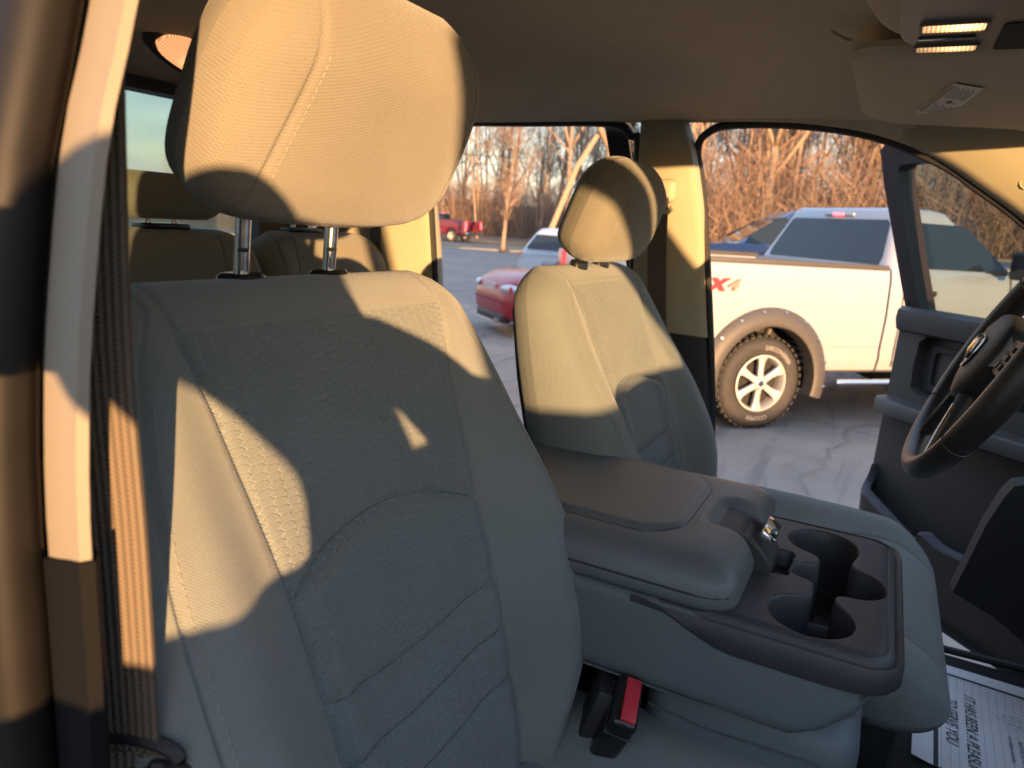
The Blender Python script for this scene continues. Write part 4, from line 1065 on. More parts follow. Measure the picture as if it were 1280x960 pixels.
# rear far door, swung wide open: only its frame corner shows past the headrest
def open_rear_door():
    a = R_(76); d = Vector((-math.cos(a), math.sin(a), 0)); n = Vector((-math.sin(a), -math.cos(a), 0)); Hh = Vector((-.53, 1.66, 0))
    def P(u, z, w=0.0): return Hh + d * u + n * (w + .26 * max(0, z - 1.44)) + Vector((0, 0, z))
    mb = MB(); mb.prism(rrect(0, .62, .56, 1.45, .03), lambda u, z: P(u, z, -.0), lambda u, z: P(u, z, -.1)); o = mb.build('rear_door', M['maroon'], cab); sub(o)
    mb = MB(); mb.frame(rrect(0.0, 1.44, .58, 1.89, [.01, .01, .06, .04]), rrect(.05, 1.46, .52, 1.84, [.02, .02, .05, .04]), lambda u, z: P(u, z, 0), lambda u, z: P(u, z, -.05)); mb.build('window_frame', M['gloss'], o)
    mb = MB(); mb.prism(rrect(.05, 1.46, .52, 1.84, [.02, .02, .05, .04]), lambda u, z: P(u, z, -.03), lambda u, z: P(u, z, -.034)); mb.build('door_glass', M['tint'], o)
open_rear_door()

# ------------------------------------------------------------------ paper mat on the floor
pm = thing('paper_mat', (.28, 1.45, .78), 'white paper floor mat printed with a grid and words, on the far footwell carpet', 'paper mat')
c0 = Vector((.170, 1.355)); ux = Vector((.995, -.06)).normalized(); uy = Vector((.04, 1)).normalized()
PWX, PWY = .40, .245
def pp(s, t, h=0.0):   # s to the front (picture right), t outward (picture up); both metres
    p = c0 + ux * s + uy * t; z = .781 + .010 * sm(.0, .06, .03 - s) + .016 * sm(.15, .25, t) + .003 * math.sin(s * 18 + 1) * math.sin(t * 14)
    return Vector((p.x, p.y, z + h))
def psheet(mb, s0, s1, t0, t1, h, mi=0, n=14):
    vs = [pp(s0 + (s1 - s0) * i / n, t0 + (t1 - t0) * j / n, h) for i in range(n + 1) for j in range(n + 1)]
    mb.add(vs, [(i * (n + 1) + j, (i + 1) * (n + 1) + j, (i + 1) * (n + 1) + j + 1, i * (n + 1) + j + 1) for i in range(n) for j in range(n)], mi)
m_pap = simple('mat_paper', (.90, .92, .95), .75, var=.03, scale=6); m_pink = simple('print_ink', (.03, .05, .06), .7, var=0); m_gridc = simple('print_grid', (.40, .46, .50), .7, var=0)
mb = MB(); psheet(mb, 0, PWX, -.08, PWY, 0); sheet = mb.build('sheet', m_pap, pm, recalc=False); sub(sheet)
mb = MB()
psheet(mb, .034, .0415, -.08, PWY - .030, .0006, 0, 20); psheet(mb, .034, PWX, PWY - .033, PWY - .028, .0006, 0, 24); mb.build('printed_frame', m_pink, sheet, recalc=False)
mb = MB()
for k in range(26): psheet(mb, .046 + k * .0135, .0467 + k * .0135, -.08, PWY - .034, .0004, 0, 12)
for k in range(36): psheet(mb, .045, PWX, PWY - .04 - k * .0085, PWY - .0395 - k * .0085 + .0002, .0004, 0, 12)
mb.build('printed_grid', m_gridc, sheet, recalc=False)
def text_mesh(txt, size, place, name, mat, parent, shear=.25, sx=1.0, h=.0010):
    cu = bpy.data.curves.new('t', 'FONT'); cu.body = txt; cu.size = size; cu.shear = shear; cu.fill_mode = 'FRONT' if hasattr(cu, 'fill_mode') else 'FRONT'
    ob = bpy.data.objects.new('t', cu); COL.objects.link(ob); bpy.context.view_layer.update()
    me = bpy.data.meshes.new_from_object(ob.evaluated_get(bpy.context.evaluated_depsgraph_get()))
    vs = [v.co.copy() for v in me.vertices]; fs = [tuple(p.vertices) for p in me.polygons]
    bpy.data.objects.remove(ob, do_unlink=True)
    mb = MB(); mb.add([place(v.x * sx, v.y) for v in vs], fs)
    return mb.build(name, mat, parent, recalc=False, smooth=False)
# reading direction runs towards the camera side (decreasing t); letter tops point to +s
for txt, s0, t0, sz in (('IT HAS BEEN A PLEASURE', .086, .172, .0275), ('TO SERVE YOU', .054, .142, .0275)):
    text_mesh(txt, sz, lambda x, y, s0=s0, t0=t0: pp(s0 + y, t0 - x, .0012), 'printed_words', m_pink, sheet, .3, .78)
for txt, s0, t0 in (('are always welcome', .152, .085), ('improving our service', .168, .082), ('Your comments on', .186, .080)):
    text_mesh(txt, .0115, lambda x, y, s0=s0, t0=t0: pp(s0 + y, t0 - x, .0012), 'printed_words', m_pink, sheet, .3, .85)
m_blob = NT('faded_print'); f = m_blob.noise(m_blob.coords('Object'), 160, 3); m_blob.color(m_blob.ramp(f, [(.40, (.90, .92, .95)), (.6, (.50, .54, .58))])); m_blob.set(Roughness=.75)
mb = MB(); vs = [pp(.178, .138, .0009)] + [pp(.178 + .040 * math.cos(2 * PI * k / 32), .138 + .022 * math.sin(2 * PI * k / 32), .0009) for k in range(32)]
mb.add(vs, [(0, k + 1, (k + 1) % 32 + 1) for k in range(32)]); mb.build('faded_emblem', m_blob.mat, sheet, recalc=False)
# ------------------------------------------------------------------ the photographer, behind the lens, whose shadow falls on the near seat
azs = R_(SUN_ROT); _ts = Vector((math.sin(azs), math.cos(azs), 0)); _eh = Vector((-_ts.y, _ts.x, 0))
def W3(u, v, t): return _eh * (u + .04 * min(1, max(0, t - .03) / .1)) + _ts * t + Vector((0, 0, v + .0524 * t - .0066))
def skinned(name, nodes, edges, mat, parent, root=0, lvl=2):
    me = bpy.data.meshes.new(name); inv = Vector(parent['_w']) if parent.get('_w') else Vector()
    me.from_pydata([W3(*n[:3]) - inv for n in nodes], edges, []); o = bpy.data.objects.new(name, me); COL.objects.link(o); o.parent = parent
    md = o.modifiers.new('s', 'SKIN'); md.use_smooth_shade = True
    for i, n in enumerate(nodes):
        sv = me.skin_vertices[0].data[i]; r = n[3]; sv.radius = r if isinstance(r, tuple) else (r, r); sv.use_root = (i == root)
    o.modifiers.new('sub', 'SUBSURF').levels = lvl; o.modifiers['sub'].render_levels = lvl
    bpy.context.view_layer.update(); apply_mods(o); o.data.materials.clear(); o.data.materials.append(mat)
    o.data.polygons.foreach_set('use_smooth', [True] * len(o.data.polygons)); return o
base = W3(.05, 0, .45)
pr = thing('person', (base.x, base.y, 0), 'person in dark jacket standing at the open near door holding up a phone', 'person')
m_skin = simple('skin', (.45, .27, .19), .5, var=.05); m_jack = simple('jacket_cloth', (.03, .035, .05), .85, var=.1); m_tr = simple('denim', (.04, .06, .11), .9, var=.15); m_hair = simple('hair', (.05, .03, .02), .6, var=.2, scale=60)
N = [(.06, .92, .46, (.15, .11)), (.06, 1.12, .44, (.145, .10)), (.075, 1.25, .42, (.145, .11)), (.035, 1.375, .39, (.075, .08)), (.008, 1.47, .36, .046), (-.045, 1.565, .345, (.045, .070)), (-.080, 1.605, .345, (.068, .088)), (-.098, 1.645, .345, (.060, .075)),
     (.19, 1.345, .40, .066), (.218, 1.375, .20, .058), (.092, 1.518, .085, .040), (.036, 1.562, .045, (.018, .036)),
     (-.205, 1.352, .40, .062), (.008, 1.31, .20, .034), (-.008, 1.47, .10, .021), (-.022, 1.535, .055, (.018, .034)),
     (.15, .85, .46, .085), (.16, .48, .44, .06), (.16, .09, .47, .042), (.16, .03, .38, .04), (-.03, .85, .46, .085), (-.04, .48, .46, .06), (-.04, .09, .50, .042), (-.04, .03, .41, .04)]
E_ = [(0, 1), (1, 2), (2, 3), (3, 4), (4, 5), (5, 6), (6, 7), (2, 8), (8, 9), (9, 10), (10, 11), (2, 12), (12, 13), (13, 14), (14, 15), (0, 16), (16, 17), (17, 18), (18, 19), (0, 20), (20, 21), (21, 22), (22, 23)]
for hi_, w_, sgn in ((11, (.026, 1.545, .045), 1), (15, (-.030, 1.535, .055), -1)):
    for k in range(4):
        i0 = len(N); du = (-.024 + .014 * k) * 1.0; L = (.062, .072, .068, .054)[k]
        N.append((w_[0] + du, w_[1] + .030, w_[2] - .006, .0088)); N.append((w_[0] + du * 1.1 - sgn * .012, w_[1] + .030 + L * .45, w_[2] - .014, .0082)); N.append((w_[0] + du * 1.1 - sgn * .026, w_[1] + .028 + L * .62, w_[2] - .030, .0072)); E_ += [(hi_, i0), (i0, i0 + 1), (i0 + 1, i0 + 2)]
    i0 = len(N); N.append((w_[0] - sgn * .034, w_[1] + .008, w_[2] - .004, .0105)); N.append((w_[0] - sgn * .048, w_[1] + .034, w_[2] - .012, .0092)); E_ += [(hi_, i0), (i0, i0 + 1)]
body_ = skinned('body', N, E_, m_skin, pr)
up_ = lambda i, f: (*N[i][:3], tuple(x * f for x in N[i][3]) if isinstance(N[i][3], tuple) else N[i][3] * f)
J = [up_(0, 1.12), up_(1, 1.13), (.088, 1.295, .42, (.145, .12)), up_(3, 1.12), up_(8, 1.22), up_(9, 1.3), (.11, 1.50, .10, .045), up_(12, 1.22), up_(13, 1.3), (-.005, 1.455, .112, .024), (.040, 1.452, .36, .056)]
skinned('jacket', J, [(0, 1), (1, 2), (2, 3), (2, 4), (4, 5), (5, 6), (2, 7), (7, 8), (8, 9), (2, 10)], m_jack, pr)
T = [up_(0, 1.08), up_(16, 1.12), up_(17, 1.2), (.16, .12, .46, .062), up_(20, 1.12), up_(21, 1.2), (-.04, .12, .49, .062)]
skinned('trousers', T, [(0, 1), (1, 2), (2, 3), (0, 4), (4, 5), (5, 6)], m_tr, pr)
skinned('hair', [(-.090, 1.61, .375, (.072, .075)), (-.105, 1.655, .362, (.062, .066)), (-.115, 1.682, .355, (.04, .04))], [(0, 1), (1, 2)], m_hair, pr)
# phone held behind the lens, landscape, lens near its corner
_a = R_(27); _p = math.atan((480 - 277) / 888); _rho = R_(3.8)
_F = Vector((-math.sin(_a) * math.cos(_p), math.cos(_a) * math.cos(_p), -math.sin(_p))); _R0 = Vector((math.cos(_a), math.sin(_a), 0)); _U0 = _R0.cross(_F)
_U = _U0 * math.cos(_rho) - _R0 * math.sin(_rho); _R = _R0 * math.cos(_rho) + _U0 * math.sin(_rho)
ph = thing('phone', tuple(Vector((0, 0, 1.55))), 'dark phone held sideways by the person at the open door', 'phone')
mb = MB(); c = Vector((0, 0, 1.63)) - _F * .016 - _R * .055 - _U * .022
mb.box(c, (.148, .072, .008), 0, Matrix((_R, _U, _F)).transposed().to_4x4(), .0035, 3); mb.build('phone_body', M['gloss'], ph)
# ------------------------------------------------------------------ vehicles outside (local: x forward, y left, z up)
def paint(name, c, rough=.3, var=.02): return simple(name, c, rough, var=var, scale=3, coat=.8)
M['white'] = paint('white_paint', (.37, .37, .36), .3)
def dirty_white():
    m = NT('white_paint'); co = m.coords('Object'); sp = m.n('ShaderNodeSeparateXYZ'); m.l(co, sp.inputs[0])
    n1 = m.noise(co, 3.5, 6, .7); n2 = m.noise(co, 26, 3, .6)
    low = m.math('MULTIPLY', m.math('SUBTRACT', 1.05, sp.outputs[2], True), 1.3, True); f = m.math('MULTIPLY', low, m.math('ADD', m.math('MULTIPLY', n1, .9), m.math('MULTIPLY', n2, .35)), True)
    base = m.mix(n1, (.275, .29, .32), (.31, .325, .355)); m.color(m.mix(m.math('MULTIPLY', f, .85, True), base, (.20, .17, .13))); m.set(Roughness=m.math('ADD', .22, m.math('MULTIPLY', f, .5)))
    m.b.inputs['Coat Weight'].default_value = .8; m.b.inputs['Coat Roughness'].default_value = .06; return m.mat
M['white'] = dirty_white()
M['silver'] = paint('silver_paint', (.36, .39, .44), .35)
M['redpaint'] = simple('red_paint', (.30, .004, .010), .32, var=.02, scale=3, coat=.5)
M['bluepaint'] = paint('blue_paint', (.02, .035, .10), .3)
M['darkred'] = paint('dark_red_paint', (.12, .015, .025), .3)
M['greypaint'] = paint('grey_paint', (.20, .20, .22), .35)
def darkglass():
    m = NT('car_glass'); m.color((.012, .018, .022)); m.set(Roughness=.03); m.b.inputs['Specular IOR Level'].default_value = .55; return m.mat
M['carglass'] = darkglass()
M['tyre'] = simple('tyre_rubber', (.028, .026, .025), .75, var=.3, scale=20, grain=.5, gscale=80)
M['alloy'] = simple('alloy_wheel', (.62, .60, .56), .3, metal=.35, var=.03)
M['flare'] = simple('flare_plastic', (.055, .05, .047), .55, var=.1, scale=15)
M['lamp'] = NT('tail_lamp'); M['lamp'].color((.5, .01, .02)); M['lamp'].set(Roughness=.12); M['lamp'].b.inputs['Coat Weight'].default_value = 1; M['lamp'] = M['lamp'].mat
M['lampon'] = emit('tail_lamp_lit', (1, .05, .06), .9, (.5, .02, .03)).mat
M['clear'] = simple('lamp_clear', (.55, .56, .58), .12, metal=.5, var=.1, scale=30)
M['dark'] = simple('underside', (.012, .012, .013), .8, var=.1)
M['letter'] = simple('raised_white', (.30, .28, .25), .7, var=.05)

def wheel(root, x, y, R, width, side, spokes=6, rimR=.62, letters=None, detail=True):
    """side +1 = outer face towards +y"""
    cz = R; s = side; seg = 48 if detail else 24
    def ring(r, yy): return [(x + r * math.cos(2 * PI * k / seg), y + yy * s, cz + r * math.sin(2 * PI * k / seg)) for k in range(seg)]
    mb = MB(); w = width
    mb.loft([ring(R * rimR, -w), ring(R * .80, -w), ring(R * .94, -w * .96), ring(R * .985, -w * .85), ring(R, -w * .6), ring(R, -w * .4), ring(R * .985, -w * .14), ring(R * .95, -w * .03), ring(R * .86, .012), ring(R * .74, .010), ring(R * .66, 0), ring(R * rimR, -.01)], caps=False)
    if detail:
        for k in range(40):
            a = 2 * PI * (k + .0) / 40
            for q, (yy, off) in enumerate(((-.10, 0), (-.30, .5), (-.5, 0), (-.7, .5), (-.9, 0))):
                aa = a + off * 2 * PI / 40; c = Vector((x + R * 1.002 * math.cos(aa), y + yy * w * s, cz + R * 1.002 * math.sin(aa)))
                mb.box(c, (.018, w * .15, R * .10), 0, Matrix.Rotation(-aa, 4, 'Y'), .003, 1)
    wh = mb.build('tyre', M['tyre'], root)
    mb = MB(); rr = R * rimR
    mb.loft([ring(rr * 1.0, .002), ring(rr * 1.01, .012), ring(rr * .965, .014), ring(rr * .93, -.01), ring(rr * .90, -.06), ring(rr * .88, -w * .8)], caps=False)
    for k in range(spokes):
        a = 2 * PI * (k + .5) / spokes; ca, sa = math.cos(a), math.sin(a)
        def sp(r, t, yy): return (x + r * ca - t * sa, y + yy * s, cz + r * sa + t * ca)
        rings = []
        for f, hw, yy in ((.12, .14, -.004), (.25, .105, -.004), (.5, .10, -.012), (.75, .12, -.012), (.95, .19, -.004)):
            h = hw * rr; rings.append([sp(f * rr, -h, yy - .03), sp(f * rr, -h, yy), sp(f * rr, -h * .6, yy + .008), sp(f * rr, -h * .25, yy - .006), sp(f * rr, h * .25, yy - .006), sp(f * rr, h * .6, yy + .008), sp(f * rr, h, yy), sp(f * rr, h, yy - .03)])
        mb.loft(rings)
    mb.loft([ring(rr * .22, -.03), ring(rr * .22, .004), ring(rr * .17, .012), ring(rr * .05, .012)])
    rm = mb.build('rim', M['alloy'], root)
    if detail:
        mb = MB(); mb.loft([ring(rr * .9, -.09), ring(rr * .3, -.085), ring(rr * .05, -.085)]); mb.build('brake_disc', M['dark'], root)
        mb = MB(); mb.loft([ring(rr * .115, .010), ring(rr * .115, .0145), ring(rr * .08, .016), ring(rr * .02, .016)]); mb.build('centre_cap', M['bluepaint'], root)
        mb = MB()
        for k in range(6):
            a = 2 * PI * k / 6; c = (x + rr * .2 * math.cos(a), y + .008 * s, cz + rr * .2 * math.sin(a)); mb.tube([c, (c[0], c[1] + .016 * s, c[2])], .009, 6)
        mb.build('lug_nuts', M['steel'], root)
    if letters:
        for txt, a0 in letters:
            cu = bpy.data.curves.new('t', 'FONT'); cu.body = txt; cu.size = R * .125; cu.extrude = .001
            ob = bpy.data.objects.new('t', cu); COL.objects.link(ob); bpy.context.view_layer.update()
            me = bpy.data.meshes.new_from_object(ob.evaluated_get(bpy.context.evaluated_depsgraph_get())); vs = []; rb = R * .72
            wtot = max(v.co.x for v in me.vertices)
            for v in me.vertices:
                an = R_(a0) - s * -1 * (v.co.x - wtot / 2) / rb * 1.0 * 1
                an = R_(a0) - (v.co.x - wtot / 2) / rb * (-s if s > 0 else 1)
                r = rb + v.co.y * 1.0; vs.append((x + r * math.cos(an), y + (.0125 + v.co.z) * s, cz + r * math.sin(an)))
            fs = [tuple(p.vertices) for p in me.polygons]; bpy.data.objects.remove(ob, do_unlink=True)
            mb = MB(); mb.add(vs, fs); mb.build('tyre_lettering', M['letter'], root, recalc=False, smooth=False)

def pane(mb, poly, off, th=.004, mi=0):
    """poly = 3D outline (planar) pushed out along off"""
    off = Vector(off); a = [Vector(p) + off for p in poly]; b = [Vector(p) + off * .1 - off.normalized() * th for p in poly]
    n = len(poly); mb.add(a + b, [tuple(range(n)), tuple(range(2 * n - 1, n - 1, -1))] + [(i, i + n, (i + 1) % n + n, (i + 1) % n) for i in range(n)], mi)

def pickup(root, body, W=2.0, rear=-1.17, front=4.55, wb=3.1, R=.41, bed_front=1.20, cab_front=2.75, detail=False, rail=1.44, roof=1.985, rocker=.50, hood_z=1.28, crew=False, lit=False, flare=True, letters=None, white_ft=False):
    """right flank at y=0, body towards +y"""
    # lower body solid, section in (y,z) along x
    def sec(x, zt, zb, ins=0.0):
        c = W / 2; h = W / 2 - ins
        pr = [(-h + .06, zb), (-h + .015, zb + .03), (-h - .002, zb + .14), (-h + .004, zb + .20), (-h - .006, zb + (zt - zb) * .55), (-h + .010, zt - .12), (-h + .030, zt - .02), (-h + .05, zt)]
        return [(x, c + y, z) for y, z in pr] + [(x, c - y, z) for y, z in reversed(pr)]
    mb = MB(); P = [(rear, rail, .62, .04), (rear + .03, rail, .58, .01), (rear + .3, rail, rocker, 0), (bed_front - .012, rail, rocker, 0)]
    mb.loft([sec(*p) for p in P]); bed = mb.build('cargo_bed', body, root)
    cut = []
    mb = MB(); mb.box2((rear + .06, .10, .85), (bed_front - .06, W - .10, rail + .3)); cut.append(mb.build('c', body, root))
    def arch(x, r):
        mb = MB(); mb.tube([(x, -.3, R * 1.02), (x, W + .3, R * 1.02)], r, 48); mb.box2((x - r, -.3, -.2), (x + r, W + .3, R * 1.02)); return mb
    a1 = MB(); a1.tube([(0, -.3, R * 1.05), (0, W + .3, R * 1.05)], .53, 56); cut.append(a1.build('c', body, root))
    boolean(bed, cut)
    mb = MB(); P = [(bed_front + .012, rail, rocker, 0), (cab_front - .05, rail, rocker, 0), (cab_front + .15, hood_z + .06, rocker, .01), (front - .5, hood_z, rocker, .02), (front - .12, hood_z - .08, .52, .08), (front, hood_z - .22, .60, .14)]
    mb.loft([sec(*p) for p in P]); fb = mb.build('front_body', body, root)
    a2 = MB(); a2.tube([(wb, -.3, R * 1.05), (wb, W + .3, R * 1.05)], .53, 56); boolean(fb, [a2.build('c', body, root)])
    # inner arch liners
    mb = MB()
    mb.box2((-.55, .28, .42), (.55, W - .28, 1.0)); mb.box2((rear + .1, .45, .48), (front - .2, W - .45, .70))
    mb.build('chassis', M['dark'], root)
    # cab
    def cabring(z, e):
        x0, x1 = bed_front + .02 + e * .20, cab_front - e * .72; y0, y1 = .05 + e * .20, W - .05 - e * .20; r = .10
        return [(a, b, z) for a, b in rrect(x0, y0, x1, y1, [r, r, r, r], 5)]
    mb = MB(); zr = roof
    ee = lambda z: .93 * (z - rail + .02) / (zr - .10 - rail + .02)
    mb.loft([cabring(rail - .02, 0), cabring(rail + .2, ee(rail + .2)), cabring(zr - .10, .93), cabring(zr - .035, 1.04), cabring(zr - .008, 1.22), cabring(zr, 1.6)]); mb.build('cab', body, root)
    def wp(x, z, side):   # point of the side window plane
        e = .93 * (z - rail + .02) / (zr - .10 - rail + .02)
        y = .05 + e * .20
        return (x, y if side < 0 else W - y, z)
    wins = [(bed_front + .20, cab_front - .12)] if not crew else [(bed_front + .18, bed_front + .85), (bed_front + .95, cab_front - .12)]
    zt = zr - .13
    for side in (-1, 1):
        for (a, b) in wins:
            last = b == wins[-1][1]
            pl = [(a, rail + .0), (b, rail + .0), (b - .05, rail + .12), (b - .42, zt - .04), (b - .50, zt), (a + .10, zt), (a + .04, zt - .04), (a, rail + .2)] if last else [(a, rail), (b, rail), (b, zt), (a + .12, zt), (a + .04, zt - .05)]
            if last: pl = [(a, rail + .01), (b - .30, rail + .01), (b - .18, rail - .06), (b + .02, rail - .08), (b - .0, rail + .02), (b - .42, zt - .04), (b - .52, zt), (a + .08, zt), (a + .03, zt - .03)] if detail else pl
            mb = MB(); pane(mb, [wp(x, z, side) for x, z in pl], (0, .006 * side, .001)); mb.build('side_window', M['carglass'], root, smooth=False)
    # rear window
    def rp(y, z):
        e = .93 * (z - rail + .02) / (zr - .10 - rail + .02)
        return (bed_front + .02 + e * .20, y, z)
    mb = MB(); pane(mb, [rp(*p) for p in ((.22, rail + .02), (W - .22, rail + .02), (W - .22, rail + .1), (W - .32, zt - .02), (W - .36, zt + .01), (.36, zt + .01), (.32, zt - .02), (.22, rail + .1))], (-.008, 0, .002)); rg = mb.build('rear_window', M['carglass'], root, smooth=False)
    mb = MB(); xr = bed_front + .02 + .20 * .98
    mb.box((xr - .012, W / 2, zr - .075), (.03, .40, .030), bev=.008); mb.build('high_lamp_housing', M['silver'] if not detail else body, root)
    mb = MB(); mb.box((xr - .022, W / 2, zr - .075), (.022, .15, .026), bev=.006); mb.build('brake_light', M['lampon'], root)
    # windshield
    def fp(y, z):
        e = .93 * (z - rail + .02) / (zr - .10 - rail + .02)
        return (cab_front - e * .72, y, z)
    mb = MB(); pane(mb, [fp(*p) for p in ((.2, rail + .02), (W - .2, rail + .02), (W - .34, zt), (.34, zt))], (.008, 0, .004)); mb.build('windshield', M['carglass'], root, smooth=False)
    # rails, tailgate, bumper, lamps
    mb = MB(); mb.box2((rear + .02, .022, rail - .025), (bed_front - .02, .105, rail + .022), bev=.012); mb.box2((rear + .02, W - .105, rail - .025), (bed_front - .02, W - .022, rail + .022), bev=.012); mb.build('bed_rail_cap', M['flare'], root)
    mb = MB(); mb.box2((rear - .012, .16, .72), (rear + .05, W - .16, rail + .01), bev=.012); mb.build('tailgate', body, root)
    for y in (.075, W - .075): mb = MB(); mb.box2((rear - .02, y - .07, .95), (rear + .05, y + .07, rail - .05), bev=.015); mb.build('tail_light', M['lampon'] if lit else M['lamp'], root)
    mb = MB(); mb.box2((rear - .14, .05, .50), (rear + .02, W - .05, .70), bev=.03); mb.build('rear_bumper', M['chrome'], root)
    mb = MB(); mb.box2((front - .03, .1, .45), (front + .1, W - .1, .68), bev=.03); mb.build('front_bumper', M['chrome'], root)
    mb = MB(); mb.box2((front - .1, .45, .72), (front + .012, W - .45, hood_z - .14), bev=.02); mb.build('grille', M['black'], root)
    for y in (.30, W - .30): mb = MB(); mb.box2((front - .2, y - .16, .82), (front - .01, y + .16, hood_z - .16), bev=.03); mb.build('headlight', M['clear'], root)
    for (x, y, s) in ((0, .02, -1), (0, W - .02, 1), (wb, .02, -1), (wb, W - .02, 1)):
        wheel(root, x, y, R, .26, s, 6 if detail else 5, .60, letters if (detail and s < 0) else None, detail and s < 0)
    return bed, fb, wp

f = thing('pickup_truck', (-.81, 6.3, 0), 'white two-door pickup with black wheel flares, side-on outside the open far doors', 'pickup truck', rz=R_(45), world=False)
bed, fb, wpf = pickup(f, M['white'], detail=True, letters=[('COOPER', 270), ('DISCOVERER', 62)])
# bolted wheel flare on the near flank
mb = MB(); rings = []; bolts = MB()
for k in range(41):
    a = R_(-14 + 208 * k / 40); ca, sa = math.cos(a), math.sin(a); cz = .43
    def q(r, y): return (r * ca, y, cz + r * sa)
    rings.append([q(.475, .06), q(.485, -.060), q(.50, -.068), q(.56, -.062), q(.615, -.038), q(.640, -.014), q(.642, .02), q(.50, .06)])
    if k % 4 == 2:
        b = Vector(q(.612, -.044)); nn = Vector((ca * .35, -1, sa * .35)).normalized(); bolts.tube([b, b + nn * .012], [.014, .009], 8)
mb.loft(rings); fl = mb.build('wheel_flare', M['flare'], f); bolts.build('flare_bolts', M['steel'], f)
mb = MB(); rings = []
for k in range(31):
    a = R_(-10 + 200 * k / 30); ca, sa = math.cos(a), math.sin(a); cz = .43; rings.append([(.53 * ca, .04, cz + .53 * sa), (.53 * ca, .50, cz + .53 * sa)])
mb.loft(rings, closed=False, caps=False); mb.build('arch_liner', M['dark'], f)
# 4X4 mark
def decal(txt, x, z, size, mat, par, sx=1.0, y=-.0165, shear=.3, ext=.0012, name='side_mark', offset=0.0):
    cu = bpy.data.curves.new('t', 'FONT'); cu.body = txt; cu.size = size; cu.extrude = ext; cu.shear = shear; cu.offset = offset
    ob = bpy.data.objects.new('t', cu); COL.objects.link(ob); bpy.context.view_layer.update()
    me = bpy.data.meshes.new_from_object(ob.evaluated_get(bpy.context.evaluated_depsgraph_get()))
    mb = MB(); mb.add([(x + v.co.x * sx, y + v.co.z, z + v.co.y) for v in me.vertices], [tuple(p.vertices) for p in me.polygons]); bpy.data.objects.remove(ob, do_unlink=True)
    return mb.build(name, mat, par, recalc=False, smooth=False)
m_dr = simple('decal_red', (.72, .02, .03), .4, var=0); m_dk = simple('decal_dark', (.20, .16, .13), .4, var=0)
decal('4', -.80, 1.196, .135, m_dk, f, 1.45, offset=.004); decal('X', -.645, 1.196, .135, m_dr, f, 1.45, offset=.008, y=-.014); decal('4', -.475, 1.196, .135, m_dk, f, 1.45, offset=.004)
m_fill = M['white']; 
# handle, door seam, mirror, step, fuel lines
mb = MB(); mb.box((1.62, -.012, 1.235), (.19, .03, .05), bev=.012); mb.build('door_handle', M['black'], f)
mb = MB()
for x in (1.36, 2.62): mb.tube([(x, -.0075 + .002, .56), (x, -.010, 1.0), (x, .004, 1.33), (x, .024, 1.42)], .0045, 6)
mb.tube([(1.36, .0, .60), (2.62, .0, .60)], .0045, 6); mb.build('door_gap', M['dark'], f)
mb = MB(); mb.tube([(2.42, .06, 1.44), (2.46, -.05, 1.46)], .03, 10); mb.box((2.50, -.17, 1.53), (.12, .20, .26), 0, None, .035, 3); mi_ = mb.build('mirror', M['black'], f)
mb = MB(); mb.box((2.437, -.17, 1.53), (.006, .15, .20), 0, None, .002); mb.build('mirror_glass', M['carglass'], f)
mb = MB(); mb.tube([(.74, -.04, .43), (.80, -.06, .435), (2.6, -.06, .435), (2.66, -.04, .43)], .038, 14, flat=(1, .7)); mb.build('side_step', M['chrome'], f)
mb = MB(); mb.tube([(.66, -.001, .74), (1.18, -.001, .74)], .0025, 6); mb.build('body_crease', M['greypaint'], f)
# leaf spring and shock seen in the arch
mb = MB(); mb.tube([(-.35, .30, .62), (-.1, .30, .70), (.15, .30, .88)], .035, 8); mb.tube([(.12, .26, .45), (.20, .26, .85)], .03, 10); mb.build('suspension', M['flare'], f)

# far maroon pickup on the road
f2 = thing('pickup_truck', (-26.6, 43.7, 0), 'maroon crew-cab pickup with lit tail lights driving away on the distant road', 'pickup truck', rz=R_(178), world=False)
pickup(f2, M['darkred'], crew=True, cab_front=3.1, wb=3.6, front=4.9, lit=True, roof=1.95)
# blue pickup beyond the white one: nose to the left
f3 = thing('pickup_truck', (.10, 13.3, 0), 'dark blue pickup whose hood and windshield show beyond the white truck bed', 'pickup truck', rz=R_(200), world=False)
pickup(f3, M['bluepaint'], crew=True, cab_front=2.9, wb=3.4, front=4.9, roof=2.06, hood_z=1.46, rail=1.54, R=.42)

